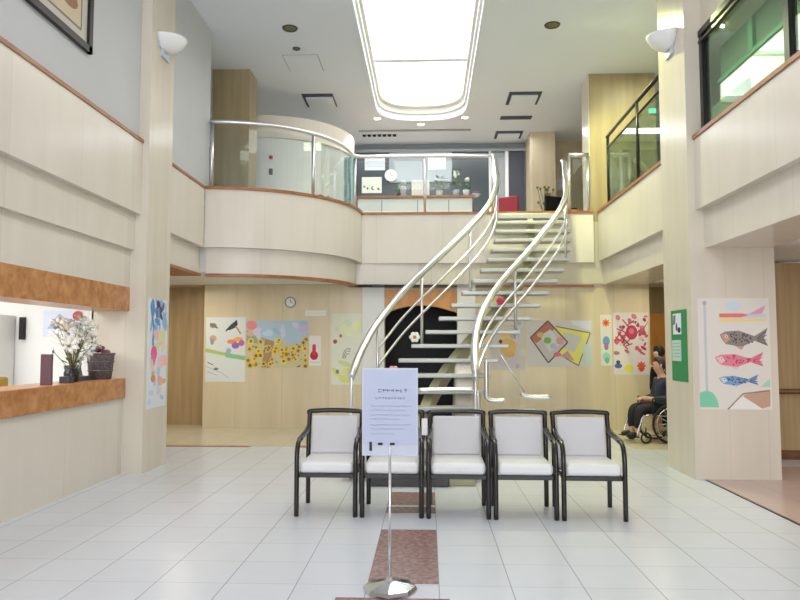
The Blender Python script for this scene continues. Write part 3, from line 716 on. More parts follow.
# sconces
def sconce(loc, s, label):
    o = thing('wall_sconce', label, 'wall lamp', loc, 0, 'column wall lamps')
    prof = [(.02,-.125),(.07,-.115),(.125,-.08),(.175,-.02),(.20,.04),(.205,.065)]
    b = MB(); b.lathe(prof, n=24, a0=-PI/2, a1=PI/2); 
    for i, v in enumerate(b.v): b.v[i] = (s*v[0]*1.4, v[1]*1.2, v[2])
    sh = b.build('shade', M['sconce'], o); m = sh.modifiers.new('thick', 'SOLIDIFY'); m.thickness = .008
    b = MB(); b.prism([(0,-.2),(s*.012,-.2),(s*.012,.2),(0,.2)], -.10, .06); b.prism([(0,-.12),(s*.03,-.12),(s*.03,.12),(0,.12)], -.20, -.10); b.build('wall_plate', M['ventwhite'], o)
    return o
sconce((-3.37,8.62,5.36), 1, 'white half-bowl wall lamp high on the left column')
sconce((3.0,8.55,5.26), -1, 'white half-bowl wall lamp high on the right column')

# ---------------------------------------------------------------- reception ledge and what stands on it
ct = MB(); ct.box((-4.0,-6.3,.885),(-3.585,Y1-.005,1.12)); ct = ct.build('reception_counter', M['wood'], bevel=.008)
tag(ct, 'orange burl wood counter ledge along the left reception opening', 'counter')
CZ = 1.12
fl = thing('flower_arrangement', 'white lilies in a black vase on the reception counter', 'flowers', (-3.78,7.32,CZ))
MB().lathe([(0,0),(.055,0),(.075,.02),(.08,.10),(.06,.13),(.062,.14),(.05,.14),(.05,.03),(0,.03)], n=20).build('vase', M['pot'], fl)
g = random.Random(21); lil = []
for i in range(30):
    a = g.uniform(0,2*PI); r = g.uniform(.04,.27); z = g.uniform(.22,.64)
    p = Vector((math.cos(a)*r*.8, math.sin(a)*r, z)); lil.append(p)
    MB().tube(spline([(0,0,.1),(p.x*.4,p.y*.4,p.z*.6),p],4), .004, 5).build('stem', M['stem'], fl)
    d = (p-Vector((-.1,0,.28))).normalized()
    b = MB(); up = Vector((0,0,1)); e1 = d.orthogonal().normalized(); e2 = d.cross(e1)
    for k in range(6):
        t = 2*PI*k/6; w = e1*math.cos(t)+e2*math.sin(t); sde = d.cross(w)
        row = []
        for j, (al, ww) in enumerate(((0,.008),(.35,.024),(.7,.02),(1,.002))):
            c = p+w*(.10*al)+d*(.05*math.sin(al*1.9)); row += [c-sde*ww, c+sde*ww+d*.002]
        b.add(row, [(0,1,3,2),(2,3,5,4),(4,5,7,6)], True)
    b.build('lily', M['petal'], fl).modifiers.new('t','SOLIDIFY').thickness = .002
    b = MB(); b.ball(p+d*.02, .012, 6); b.build('stamen', M['yellow'], fl)
for i in range(9):
    a = g.uniform(0,2*PI); z = g.uniform(.16,.5); w = Vector((math.cos(a),math.sin(a),.3)); sd = Vector((-w.y,w.x,0)); c = Vector((0,0,z*.8))+w*.06
    b = MB(); b.add([c, c+w*.07-sd*.018, c+w*.16, c+w*.07+sd*.018], [(0,1,2,3)]); b.build('leaf', M['leaf'], fl).modifiers.new('t','SOLIDIFY').thickness = .002
fl2 = MB(); fl2.box((-.05,-.03,0),(.05,.03,.30)); fl2 = fl2.build('upright_folder', M['binder'], bevel=.004); fl2.location = (-3.72,6.72,CZ); fl2.rotation_euler = (0,0,.25)
tag(fl2, 'plum upright folder standing on the counter left of the lilies', 'folder')
bk = thing('wicker_basket', 'dark grey wicker basket at the right end of the counter', 'basket', (-3.76,7.93,CZ))
MB().lathe([(0,0),(.12,0),(.15,.28),(.158,.30),(.145,.30),(.112,.02),(0,.02)], n=18).build('body', M['wicker'], bk)
for z in (.1,.2,.29): MB().tube([(math.cos(2*PI*k/20)*(.122+z*.115), math.sin(2*PI*k/20)*(.122+z*.115), z) for k in range(20)], .008, 6, True).build('weave_ring', M['wicker'], bk)
for k in range(5):
    b = MB(); a = 2*PI*k/5; b.ball((math.cos(a)*.06,math.sin(a)*.06,.31+.012*k), .05, 8, (1,1,.6)); b.build('filling', M['ventwhite' if k % 2 else 'maroonc'], bk)
ds = thing('display_stand', 'low grey-blue paper display stand behind the lily vase', 'display stand', (-3.84,7.60,CZ))
b = MB(); b.box((-.08,-.19,0),(.08,.19,.05)); b.build('tray', M['slate'], ds, bevel=.005)
b = MB(); b.add([(-.05,-.18,.05),(-.05,.18,.05),(-.08,.18,.17),(-.08,-.18,.17)], [(0,1,2,3)]); b.build('back_plate', M['palegrey'], ds).modifiers.new('t','SOLIDIFY').thickness = .006
bx = MB(); bx.box((-.05,-.06,0),(.05,.06,.07)); bx = bx.build('pamphlet_box', M['slate'], bevel=.004); bx.location = (-3.70,7.07,CZ); tag(bx, 'small dark box between the plum folder and the vase', 'box')
# office interior
cab = thing('office_cabinet', 'white office cabinet seen through the reception opening', 'cabinet', (-5.44,8.24,0))
b = MB(); b.box((-.34,0,0),(.27,.34,1.88)); b.build('body', M['white'], cab, bevel=.008)
for x in (-.335,-.03):
    b = MB(); b.box((x,-.014,.06),(x+.295,0,1.84)); d = b.build('door', M['white'], cab, bevel=.003)
    hb = MB(); hb.box((x+.25,-.03,1.25),(x+.265,-.014,1.42)); hb.build('handle', M['dullmetal'], d)
cu = MB(); cu.box((-.1,-.16,0),(.1,.16,.16)); cu = cu.build('yellow_box', M['yellow'], bevel=.03, seg=3); cu.location = (-4.76,7.5,1.0); tag(cu, 'mustard yellow box on the office desk behind the counter', 'box')
dk = thing('office_desk', 'pale desk just inside the reception opening', 'desk', (-4.52,6.75,0))
b = MB(); b.box((-.35,-1.2,.96),(.30,1.2,1.0)); b.build('desk_top', M['white'], dk, bevel=.006)
for sx in (-.32,.24):
    for sy in (-1.15,1.1): b = MB(); b.box((sx,sy,0),(sx+.05,sy+.05,.96)); b.build('leg', M['dullmetal'], dk)
q = Poster((-4.82,8.597,1.62), (1,0,0), (0,-1,0), .50, .32, (206,214,230)); q.poly([(.1,.3),(.4,.9),(.9,.3)], (170,176,190)).ell(.45,.4,.2,.2,(90,96,110)).ell(.3,.5,.12,.14,(140,146,160)).ell(.88,.8,.14,.2,(176,84,66)); q.done('painted_picture', 'picture with grey shapes and a red dot on the office wall', 'poster')
for x, lab in ((-5.07,'black wall speaker left of the office picture'),(-4.21,'black wall speaker right of the office picture above the lilies')):
    b = MB(); b.box((-.03,-.06,-.14),(.03,0,.14)); o = b.build('wall_speaker', M['black'], bevel=.006); o.location = (x,8.598,1.72 if x < -4.5 else 1.80); tag(o, lab, 'speaker')
for x in (-4.60,):
    b = MB(); b.box((-.2,-.05,0),(.2,.0,.5)); o = b.build('white_panel', M['white']); o.location = (x,8.598,1.0); tag(o, 'white wall panel below the office picture', 'panel')

# ---------------------------------------------------------------- wheelchair and people
wc = thing('wheelchair', 'wheelchair with spoked wheels in the right passage', 'wheelchair', (3.62,11.3,0), .15)
for sy in (-.28,.28):
    w = MB(); w.tube([(.08+.29*math.cos(2*PI*k/32), sy, .30+.29*math.sin(2*PI*k/32)) for k in range(32)], .018, 8, True); wo = w.build('drive_wheel', M['rubber'], wc)
    r = MB(); r.tube([(.08+.25*math.cos(2*PI*k/32), sy*1.12, .30+.25*math.sin(2*PI*k/32)) for k in range(32)], .009, 6, True); r.build('hand_rim', M['chrome'], wo)
    r = MB()
    for k in range(12): r.tube([(.08,sy,.30),(.08+.28*math.cos(2*PI*k/12),sy,.30+.28*math.sin(2*PI*k/12))], .004, 4)
    r.build('spoke', M['chrome'], wo)
    c = MB(); c.tube([(-.32+.075*math.cos(2*PI*k/20), sy*.9, .09+.075*math.sin(2*PI*k/20)) for k in range(20)], .015, 6, True); c.tube([(-.32,sy*.9,.09),(-.32,sy*.9,.25)], .012, 6); c.build('caster', M['rubber'], wc)
    MB().tube(spline([(.36,sy*.86,.95),(.26,sy*.86,.95),(.24,sy*.86,.85),(.22,sy*.86,.45),(-.30,sy*.86,.43),(-.40,sy*.86,.30),(-.46,sy*.86,.12)],5), .013, 8).build('side_frame', M['chrome'], wc)
    MB().tube(spline([(.2,sy*.9,.5),(.2,sy*.9,.66),(.14,sy*.9,.69),(-.16,sy*.9,.69),(-.2,sy*.9,.66),(-.2,sy*.9,.45)],4), .013, 8).build('armrest', M['rubber'], wc)
    b = MB(); b.box((-.56,sy*.5-.07,.09),(-.40,sy*.5+.07,.105)); b.build('footrest', M['rubber'], wc)
b = MB(); b.box((-.25,-.24,.42),(.22,.24,.46)); b.build('seat', M['rubber'], wc, bevel=.01)
b = MB(); b.box((.205,-.24,.46),(.235,.24,.90)); b.build('backrest', M['rubber'], wc, bevel=.01)

def skin_mesh(name, verts, edges, radii, m, parent, root=0, lv=1):
    me = bpy.data.meshes.new(name); me.from_pydata(verts, edges, []); o = bpy.data.objects.new(name, me); COL.objects.link(o); o.parent = parent
    md = o.modifiers.new('skin', 'SKIN'); md.use_smooth_shade = True
    for i, r in enumerate(radii):
        sv = me.skin_vertices[0].data[i]; sv.radius = (r, r) if not isinstance(r, tuple) else r; sv.use_root = (i == root)
    s = o.modifiers.new('sub', 'SUBSURF'); s.levels = s.render_levels = lv+1
    me.materials.append(m); return o
def chains(root, root_r, lists):
    V = [root]; R = [root_r]; E = []; names = {'root': 0}
    for start, pts in lists:
        prev = names[start]
        for q in pts:
            V.append(q[0]); R.append(q[1]); E.append((prev, len(V)-1)); prev = len(V)-1
            if len(q) > 2: names[q[2]] = prev
    return V, E, R
# seated figure, facing -X; lap at z .5, hands folded on the lap
pe = thing('person', 'seated person in dark navy jacket with hands folded in a wheelchair', 'person', (3.62,11.3,0), .15)
body = [('root', [((.10,0,.62),.12,'waist'),((.11,0,.80),.13),((.10,0,.93),.12,'chest'),((.085,0,1.02),.06,'neck'),((.06,0,1.08),.055),((.03,0,1.14),.075),((.015,0,1.20),.088),((.03,0,1.26),.075)])]
for s in (-1,1):
    body += [('root', [((.04,s*.09,.52),.085),((-.34,s*.11,.52),.065),((-.36,s*.11,.45),.058),((-.39,s*.11,.18),.042),((-.40,s*.11,.13),.045),((-.50,s*.11,.125),.032)])]
    body += [('chest', [((.11,s*.16,.95),.06),((.12,s*.22,.88),.052),((.06,s*.26,.68),.044),((-.12,s*.16,.67),.036),((-.20,s*.07,.68),.030,'w%d' % s),((-.25,s*.04,.67),.032,'h%d' % s)])]
    for j, (dy, dz, ln) in enumerate(((-.02,.015,.05),(-.007,.018,.06),(.007,.016,.055),(.02,.01,.045))):
        body += [('h%d' % s, [((-.28,s*(.04+dy*.8),.67+dz),.010),((-.28-ln*.6,s*(.03+dy),.66+dz-.01),.009),((-.28-ln*.6,s*(.015+dy),.642),.008)])]
    body += [('w%d' % s, [((-.225,s*.05,.705),.012),((-.26,s*.03,.712),.010)])]
V, E_, R_ = chains((.10,0,.50), .125, body)
skin_mesh('body', V, E_, R_, M['skin'], pe)
jk = [('root', [((.11,0,.68),.155),((.12,0,.82),.165),((.105,0,.94),.145,'chest'),((.09,0,1.0),.075)])]
for s in (-1,1): jk += [('chest', [((.11,s*.17,.955),.078),((.12,s*.235,.88),.07),((.06,s*.27,.69),.06),((-.08,s*.185,.67),.05),((-.14,s*.13,.675),.042)])]
V, E_, R_ = chains((.10,0,.55), .15, jk); skin_mesh('jacket', V, E_, R_, M['jacket'], pe)
tr_ = []
for s in (-1,1): tr_ += [('root', [((.04,s*.09,.53),.10),((-.33,s*.115,.53),.083),((-.37,s*.115,.46),.075),((-.39,s*.115,.20),.058)])]
V, E_, R_ = chains((.10,0,.52), .14, tr_); skin_mesh('trousers', V, E_, R_, M['trouser'], pe)
for s in (-1,1):
    V, E_, R_ = chains((-.37,s*.11,.135), .05, [('root', [((-.46,s*.112,.125),.045),((-.56,s*.115,.118),.035)])]); skin_mesh('shoe', V, E_, R_, M['shoe'], pe)
b = MB(); b.ball((.04,0,1.235), .105, 12, (1.0,.88,1.0))
b.v = [(max(x,-.012+(z-1.25)*-.4) if z < 1.30 else x, y, max(z, 1.16)) for x,y,z in b.v]; b.build('hair', M['hair'], pe)
b = MB()
for s in (-1,1): b.ball((-.068,s*.032,1.21), .010, 6)
b.build('eye', M['black'], pe)
b = MB(); b.ball((-.08,0,1.185), .016, 8, (1,.8,1.4)); b.build('nose', M['skin'], pe)
b = MB(); b.ball((-.064,0,1.145), .02, 8, (.4,1.1,.3)); b.build('mouth', M['redpetal'], pe)
b = MB()
for s in (-1,1): b.ball((.03,s*.088,1.19), .024, 8, (.8,.4,1.2))
b.build('ear', M['skin'], pe)
bag = MB(); bag.ball((-.12,0,.56), .12, 10, (1.2,1.0,.45)); bag = bag.build('lap_bag', M['maroonc']); bag.location = (3.60,11.3,.075); bag.rotation_euler = (0,0,.15); tag(bag, 'mauve cloth bag on the lap of the seated person', 'bag')
# second figure in black bending behind the wheelchair
p2 = thing('person', 'dark-haired person in black leaning forward behind the wheelchair', 'person', (4.03,12.05,0), .3)
b2 = [('root', [((-.02,0,1.02),.12),((-.09,0,1.16),.13,'chest'),((-.13,0,1.25),.055),((-.15,0,1.30),.055),((-.17,0,1.36),.08),((-.17,0,1.42),.075)])]
for s in (-1,1):
    b2 += [('root', [((.03,s*.09,.80),.085),((.02,s*.10,.45),.06),((.04,s*.10,.08),.042),((-.08,s*.10,.035),.032)])]
    b2 += [('chest', [((-.09,s*.17,1.17),.058),((-.10,s*.225,1.0),.046),((-.13,s*.22,.80),.038),((-.15,s*.21,.68),.028,'h%d' % s)])]
    for j in range(4): b2 += [('h%d' % s, [((-.175+.016*j,s*.208,.63),.009),((-.178+.016*j,s*.20,.585-.006*abs(j-1.5)),.008)])]
    b2 += [('h%d' % s, [((-.175,s*.19,.655),.010),((-.19,s*.18,.625),.008)])]
V, E_, R_ = chains((.03,0,.88), .13, b2); skin_mesh('body', V, E_, R_, M['skin'], p2)
j2 = [('root', [((-.02,0,1.03),.16),((-.09,0,1.16),.155,'chest'),((-.125,0,1.225),.075)])]
for s in (-1,1): j2 += [('chest', [((-.09,s*.175,1.17),.078),((-.10,s*.23,1.0),.065),((-.13,s*.222,.80),.052),((-.145,s*.214,.72),.04)])]
V, E_, R_ = chains((.03,0,.84), .165, j2); skin_mesh('jacket', V, E_, R_, M['blackcloth'], p2)
t2 = []
for s in (-1,1): t2 += [('root', [((.03,s*.09,.78),.105),((.02,s*.105,.45),.08),((.04,s*.105,.10),.06)])]
V, E_, R_ = chains((.03,0,.86), .15, t2); skin_mesh('trousers', V, E_, R_, M['blackcloth'], p2)
for s in (-1,1):
    V, E_, R_ = chains((.06,s*.10,.05), .045, [('root', [((-.05,s*.10,.045),.042),((-.14,s*.10,.04),.032)])]); skin_mesh('shoe', V, E_, R_, M['shoe'], p2)
b = MB(); b.ball((-.15,0,1.41), .105, 12, (1,.9,1.05)); b.v = [(max(x,-.205),y,z) for x,y,z in b.v]; b.build('hair', M['blackhair'], p2)
# corridor door with orange oak frame
dr = thing('corridor_door', 'orange oak door at the end of the right passage', 'door', (4.37,13.58,0))
b = MB(); b.box((-.34,-.03,0),(.36,.0,2.05)); b.build('leaf', M['oak'], dr)
b = MB()
for a, c in (((-.40,-.05,0),(-.33,0,2.12)),((.34,-.05,0),(.37,0,2.12)),((-.40,-.05,2.05),(.37,0,2.12))): b.box(a, c)
b.build('frame', M['oak'], dr)
b = MB(); b.box((-.27,-.06,.95),(-.22,-.03,1.1)); b.build('handle', M['dullmetal'], dr)
hr = thing('corridor_handrail', 'brown wooden handrail along the dim right hall wall', 'handrail', (3.98,9.6,.9))
MB().tube([(.0,-.07,0),(4.2,-.07,0)], .035, 8).build('rail', M['brownwood'], hr)
for x in (.3,1.5,2.7,3.9): MB().tube([(x,-.07,-.02),(x,0,-.06)], .012, 6).build('bracket', M['dullmetal'], hr)

# ---------------------------------------------------------------- upper lobby furniture
uc = thing('service_counter', 'white counter with wooden top on the upper floor', 'counter', (-.22,14.6,3.75))
b = MB(); b.box((-1.25,-.1,0),(1.15,.5,.84)); b.build('body', M['white'], uc, bevel=.01)
b = MB(); b.box((-1.3,-.15,.84),(1.2,.55,.89)); b.build('worktop', M['trim'], uc, bevel=.006)
b = MB()
for x in (-.75,.0,.65): b.box((x,-.108,.05),(x+.02,-.1,.80))
b.build('panel_joint', M['palegrey'], uc)
KT = 4.64
def notice(x0, z0, x1, z1, label, paper=(232,234,236), blobs=False):
    q = Poster((x0,16.998,z0), (1,0,0), (0,-1,0), x1-x0, z1-z0, paper)
    if blobs: q.blots(6, (.1,.1,.9,.45), [(70,70,66),(120,120,110)], .05, .09, 3)
    else:
        for i in range(4): q.line([(.1,.8-i*.18),(.9,.8-i*.18)], .02, (190,194,200))
    return q.done('wall_notice', label, 'notice')
notice(-1.55,5.83,-1.05,6.19, 'white notice at upper left on the dark lobby wall')
notice(-1.62,5.26,-1.13,5.66, 'cream notice with dark marks below the upper left one', (226,226,206), True)
q = Poster((.01,16.94,5.82), (1,0,0), (0,-1,0), .44, .35, (236,238,240)); q.line([(.1,.6),(.9,.6)], .02, (196,200,206)); q.done('wall_notice', 'white notice on the grey panel above the plants', 'notice')
hp = MB(); hp.box((-.95,16.95,5.5),(.6,16.99,6.27)); hp = hp.build('wall_shutter', M['palegrey'], bevel=.02); tag(hp, 'pale grey shutter panel in the middle of the dark lobby wall', 'shutter')
c2 = thing('wall_clock', 'round cream clock on the dark upper lobby wall', 'clock', (-.90,16.94,5.68))
MB().lathe([(0,-.02),(.13,-.02),(.15,-.035),(.15,.0)], n=24, axis='y').build('case', M['white'], c2)
MB().lathe([(0,-.024),(.128,-.024)], n=24, axis='y').build('face', M['petal'], c2)
h = MB(); h.box((-.006,-.028,0),(.006,-.026,.09)); h.box((0,-.028,-.006),(.07,-.026,.006)); h.build('hand', M['black'], c2)
mon = thing('desk_monitor', 'white boxy monitor on the upper counter', 'monitor', (-.15,14.75,KT))
b = MB(); b.box((-.19,-.03,.06),(.19,.03,.38)); b.build('screen_case', M['white'], mon, bevel=.01)
b = MB(); b.box((-.1,-.06,0),(.1,.08,.015)); b.box((-.03,-.01,.015),(.03,.02,.08)); b.build('stand', M['white'], mon)
fig = thing('figurine', 'small grey figurine beside the upper counter monitor', 'figurine', (-.52,14.75,KT))
MB().lathe([(0,0),(.07,0),(.075,.02),(.05,.12),(.075,.22),(.035,.27),(.0,.27)], n=14).build('body', M['palegrey'], fig)
b = MB(); b.ball((0,0,.33), .06, 10); b.build('head', M['palegrey'], fig)
def plant(loc, label, nleaf, r, h, m='leaf', pot='white', seed=1, ph=.16, flowers=0):
    o = thing('potted_plant', label, 'plant', loc)
    MB().lathe([(0,0),(.05,0),(.075,ph),(.068,ph),(.045,.02),(0,.02)], n=14).build('pot', M[pot], o)
    gg = random.Random(seed); b = MB()
    for i in range(nleaf):
        a = gg.uniform(0,2*PI); z = gg.uniform(ph, ph+h); rr = gg.uniform(.1,1)*r
        c = Vector((math.cos(a)*rr*.6, math.sin(a)*rr*.6, z)); w = Vector((math.cos(a),math.sin(a),gg.uniform(-.3,.8))).normalized()*gg.uniform(.06,.13); sd = Vector((-w.y,w.x,.01)).normalized()*.025
        b.add([c, c+w*.5-sd, c+w, c+w*.5+sd], [(0,1,2,3)])
        if i % 4 == 0: b.tube([(0,0,ph*.8), c], .004, 4)
    f_ = b.build('foliage', M[m], o); f_.modifiers.new('t','SOLIDIFY').thickness = .002
    for i in range(flowers):
        a = gg.uniform(0,2*PI); b = MB(); b.ball((math.cos(a)*r*.5, math.sin(a)*r*.5, ph+h*gg.uniform(.6,1)), .035, 6); b.build('flower', M['petal'], o)
    return o
plant((.25,14.72,KT), 'leafy green plant in white pot left of the white-flowered ones', 70, .17, .26, seed=3)
plant((.60,14.70,KT), 'taller plant with white flowers in white vase on upper counter', 36, .10, .42, seed=5, pot='ventwhite', flowers=6)
plant((.82,14.72,KT), 'smaller white-flowered plant at the right end of the upper counter', 30, .08, .26, seed=8, pot='white', flowers=4)
plant((-.62,14.9,KT), 'sparse small plant left of the figurine on the upper counter', 24, .1, .12, seed=9, pot='pot')
bw = thing('flower_bowl', 'low bowl with pink blooms past the counter end', 'bowl', (1.02,14.62,KT-.005))
MB().lathe([(0,0),(.05,0),(.1,.06),(.09,.06),(.04,.012),(0,.012)], n=14).build('bowl', M['ventwhite'], bw)
b = MB()
for k in range(5): b.ball((.05*math.cos(k*1.3),.05*math.sin(k*1.3),.08), .035, 6)
b.build('bloom', M['maroonc'], bw)
def small_chair(loc, rz, label, m):
    o = thing('lobby_chair', label, 'chair', loc, rz)
    b = MB(); b.box((-.24,-.24,.40),(.24,.24,.48)); b.build('seat', M[m], o, bevel=.03, seg=3)
    b = MB(); b.box((-.23,.20,.48),(.23,.27,.92)); b.build('backrest', M[m], o, bevel=.03, seg=3)
    for sx in (-.2,.2):
        for sy in (-.2,.2): MB().tube([(sx,sy,0),(sx,sy,.41)], .016, 6).build('leg', M['dullmetal'], o)
    return o
small_chair((2.78,14.6,3.75), .5, 'black chair on upper floor directly behind the stair head', 'blackcloth')
small_chair((3.15,15.9,3.75), -.3, 'black chair on upper floor beside the right gallery pillar', 'blackcloth')
small_chair((1.84,15.0,3.75), 2.6, 'red chair on the upper floor in front of the dark doorway', 'redcloth')
st = thing('wooden_stool', 'orange wooden stool behind the stair head on the upper floor', 'stool', (2.93,14.05,3.75))
b = MB(); b.lathe([(0,.42),(.16,.42),(.17,.44),(.16,.46),(0,.46)], n=16); b.build('seat', M['oak'], st)
for k in range(3): a = 2*PI*k/3; MB().tube([(.15*math.cos(a),.15*math.sin(a),0),(.1*math.cos(a),.1*math.sin(a),.425)], .018, 6).build('leg', M['oak'], st)
tw = thing('twig_vase', 'tall vase of bare twigs against the beige upper column', 'plant', (2.70,16.0,3.75))
MB().lathe([(0,0),(.1,0),(.12,.25),(.06,.5),(.075,.55),(.06,.55),(.05,.5),(.1,.25),(.09,.02),(0,.02)], n=14).build('vase', M['palegrey'], tw)
b = MB(); gg = random.Random(6)
for i in range(16):
    a = gg.uniform(0,2*PI); e = Vector((.28*math.cos(a)*gg.random(), .08*math.sin(a), gg.uniform(.9,1.45))); b.tube(spline([(0,0,.4),(e.x*.3+gg.uniform(-.04,.04),e.y*.3,.75),e],3), .008, 4)
    b.ball(e, .03, 5)
b.build('twig', M['stem'], tw)
q = Poster((3.15,16.996,5.30), (1,0,0), (0,-1,0), .3, .28, (226,224,232)); q.line([(.1,.6),(.9,.6)], .04, (180,180,190)); q.done('wall_notice', 'white sheet on the tan wall above the black chairs', 'notice')
# things on the curved partition
def on_part(a, z, R=1.625): return (-3.25+R*math.cos(a), 14.75+R*math.sin(a), z)
fa = thing('alarm_lamp', 'red round alarm lamp on the white curved partition', 'alarm', on_part(-1.42, 5.12))
MB().lathe([(0,-.05),(.03,-.045),(.04,0)], n=14, axis='y').build('dome', M['redpetal'], fa)
b = MB(); b.box((-.05,-.006,-.05),(.05,.02,.05)); b.build('plate', M['white'], fa)
b = MB(); b.box((-.035,-.02,-.06),(.035,.02,.06)); o = b.build('wall_switch', M['dullmetal'], bevel=.006); o.location = on_part(-1.42, 4.84); tag(o, 'small grey switch plate below the red alarm lamp', 'switch')
q = MB(); q.col = (1,1,1)
fx = thing('wall_plaque', 'dark fish-shaped plaque low on the curved partition', 'plaque', on_part(-.80, 4.42)); fx.rotation_euler = (0,0,-.80+PI/2)
b = MB(); b.ball((0,-.02,0), .11, 10, (1,.2,.55)); b.build('body', M['slate'], fx)
b = MB(); b.add([(.08,-.02,0),(.2,-.02,.07),(.2,-.02,-.07)], [(0,1,2)]); b.build('tail', M['slate'], fx).modifiers.new('t','SOLIDIFY').thickness = .02
tg = thing('table_ornament', 'small blue-green ornament on the floor behind the balcony curve', 'ornament', (-2.98,12.2,3.75))
MB().lathe([(0,0),(.10,0),(.11,.04),(.05,.16),(.09,.3),(.03,.40),(0,.42)], n=12).build('body', M['slate'], tg)
b = MB(); b.box((-.16,-.16,.0),(.16,.16,.02)); b.build('base', M['greenframe'], tg)
# curtain at the partition end
cu2 = MB(); P = [(-1.70+.025*k, 14.0+.03*math.sin(k*1.9)) for k in range(9)]
cu2.prism(P+[(x,y+.012) for x,y in P[::-1]], 3.76, 5.35); cu2 = cu2.build('blue_curtain', M['slate']); 
cu2.data.materials[0] = plain('pale_blue_green_cloth', (150,186,186), .8, noise=.1); tag(cu2, 'narrow pale blue-green curtain at the end of the curved partition', 'curtain')

# ---------------------------------------------------------------- ceiling fittings
def vent(x0, y0, x1, y1, label, skew=0):
    o = thing('ceiling_vent', label, 'vent', ((x0+x1)/2,(y0+y1)/2,CH), 0, 'ceiling vents')
    w, d = (x1-x0)/2, (y1-y0)/2
    b = MB(); b.box((-w,-d,-.02),(w,d,0)); b.build('frame', M['ventgrey'], o)
    b = MB(); b.box((-w+.06,-d+.13 if d > .2 else -d+.03,-.05),(w-.02 if x0 < 0 else w-.06,d-.02,-.02)); b.build('plate', M['ceiling'], o)
vent(-2.50,13.53,-1.88,14.25, 'square ceiling vent left of the skylight')
vent(1.62,13.58,2.26,14.28, 'square ceiling vent right of the skylight, nearest one')
vent(1.60,16.1,2.23,16.66, 'square ceiling vent right of the skylight, farthest one')
b = MB(); b.box((-.34,-.10,-.015),(.34,.10,0)); o = b.build('ceiling_slot', M['ventgrey']); o.location = (1.94,15.14,CH); tag(o, 'narrow dark ceiling slot between the two right square vents', 'vent')
b = MB()
for k in range(7): b.box((-.42+.12*k,-.05,-.03),(-.34+.12*k,.05,0))
o = b.build('ceiling_diffuser', M['black']); o.location = (-1.12,16.3,CH); tag(o, 'dark slatted ceiling diffuser at far left beyond the skylight', 'vent')
ap = thing('access_panel', 'square outlined access panel in the ceiling left of skylight', 'ceiling panel', (-2.19,12.02,CH))
b = MB(); b.box((-.31,-.36,-.004),(.31,.36,0)); b.build('gap', M['palegrey'], ap)
b = MB(); b.box((-.295,-.345,-.010),(.295,.345,-.004)); b.build('panel', M['ceiling'], ap)
def dim_light(x, y, r, label):
    o = thing('ceiling_downlight', label, 'downlight', (x,y,CH), 0, 'unlit ceiling downlights')
    MB().lathe([(r*.75,-.004),(r,-.018),(r*1.08,0)], n=20).build('ring', M['ventgrey'], o)
    MB().lathe([(0,-.006),(r*.78,-.006)], n=20).build('lens', M['stem'], o)
dim_light(-2.16,10.65,.115, 'larger unlit downlight in the ceiling left of the skylight')
dim_light(-2.20,11.40,.06, 'smaller unlit sensor between downlight and access panel')
dim_light(1.95,10.70,.115, 'unlit downlight in the ceiling right of the skylight')
def lit(x, y, label, z=CH, r=.07, power=120, col=(.97,.97,1)):
    o = thing('lit_downlight', label, 'downlight', (x,y,z), 0, 'lit round downlights')
    MB().lathe([(r,-.004),(r*1.25,-.016),(r*1.35,0)], n=18).build('ring', M['white'], o)
    MB().lathe([(0,-.008),(r,-.008)], n=18).build('lens', M['lamp'], o)
    l = bpy.data.lights.new('downlight_beam', 'SPOT'); l.energy = power; l.spot_size = 2.3; l.spot_blend = .8; l.color = col; l.shadow_soft_size = .08
    lo = bpy.data.objects.new('downlight_beam', l); COL.objects.link(lo); lo.location = (x,y,z-.06)
lit(-1.10,15.08, 'lit downlight at the left of the skylight end')
lit(-.145,15.52, 'lit downlight at the tip of the rounded skylight end')
lit(.82,15.08, 'lit downlight at the right of the skylight end')
ex = thing('exit_sign', 'green lit exit sign at top right behind the glass railing', 'exit sign', (4.10,12.715,5.78))
b = MB(); b.box((-.07,-.03,-.05),(.07,0,.05)); b.build('case', M['white'], ex, bevel=.005)
b = MB(); b.box((-.06,-.034,-.04),(.06,-.03,.04)); b.build('face', M['exit'], ex)

# flower ornaments tied to the stair rails
ornament((-.18,9.5,1.62), 'petal', 'white ribbon flower tied on the left stair guard rail', .06)
ornament((-.42,8.55,1.19), 'pink', 'pink ribbon flower on the left rail just above the notice stand', .06)
ornament((1.02,9.85,2.13), 'redpetal', 'crimson ribbon flower tied on the right stair guard rail', .05)

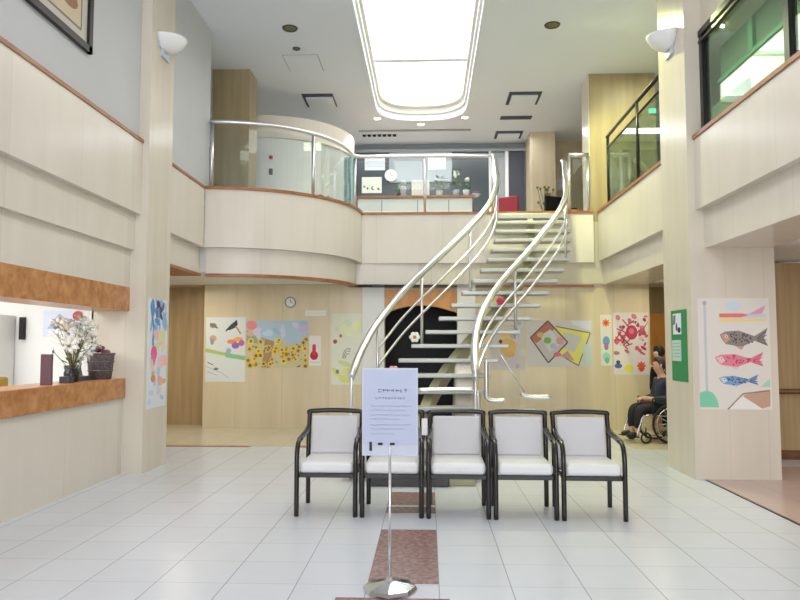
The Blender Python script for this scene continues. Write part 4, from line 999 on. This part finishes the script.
# ---------------------------------------------------------------- lights
def area(name, loc, rot, sx, sy, power, col=(1,1,1), spread=PI):
    l = bpy.data.lights.new(name, 'AREA'); l.shape = 'RECTANGLE'; l.size, l.size_y = sx, sy; l.energy = power; l.color = col; l.spread = spread
    o = bpy.data.objects.new(name, l); COL.objects.link(o); o.location = loc; o.rotation_euler = rot; return o
area('daylight_front', (0,-6.3,2.8), (PI/2,0,0), 10, 5, 800, (.9,.95,1))
area('office_tubes', (-5.8,5.2,2.5), (0,0,0), 2.5, 5, 170, (1,1,.99))
area('side_hall_tubes', (5.4,4.0,2.55), (0,0,0), 1.5, 8, 60, (1,.93,.88))
area('passage_right_tubes', (3.9,11.2,2.55), (0,0,0), .5, 2.2, 22, (1,.96,.72))
area('passage_left_tubes', (-4.6,11.4,2.55), (0,0,0), 1.5, 1.5, 38, (1,.93,.8))
area('gallery_right_tubes', (3.9,4,6.45), (0,0,0), .8, 9, 50, (1,1,.95))
area('gallery_passage_tubes', (3.85,10.8,6.45), (0,0,0), .7, 2.5, 50, (.98,1,.72))
area('upper_lobby_tubes', (-.2,15.9,6.4), (0,0,0), 5, .4, 90, (.92,.95,1))
l = bpy.data.lights.new('added_yellow_green_spot', 'SPOT'); l.energy = 640; l.color = (.92,1,.46); l.spot_size = 2.3; l.spot_blend = .35; l.shadow_soft_size = .11  # added tint lamp for the right side; the downlight here is unlit
o = bpy.data.objects.new('added_yellow_green_spot', l); COL.objects.link(o); o.location = (1.95,10.70,CH-.04); o.rotation_euler = (0,-.55,0)
w = bpy.data.worlds.new('daylight'); scene.world = w; w.use_nodes = True
w.node_tree.nodes['Background'].inputs[0].default_value = (.9,.95,1,1); w.node_tree.nodes['Background'].inputs[1].default_value = 1.0

# ---------------------------------------------------------------- camera
cam = bpy.data.cameras.new('camera'); cam.sensor_width = 36; cam.lens = 36*700/800; cam.clip_end = 100
co = bpy.data.objects.new('camera', cam); COL.objects.link(co); co.location = (0,0,1.5)
co.rotation_euler = (PI/2+math.atan(46/700), 0, math.atan(28/math.hypot(700,46)))
scene.camera = co
scene.view_settings.view_transform = 'Standard'; scene.view_settings.look = 'None'
scene.view_settings.exposure = -.03; scene.view_settings.gamma = 1; scene.view_settings.use_curve_mapping = False
scene.cycles.max_bounces = 8; scene.cycles.diffuse_bounces = 5; scene.cycles.transparent_max_bounces = 12
scene.cycles.use_denoising = True; scene.cycles.sample_clamp_indirect = 6
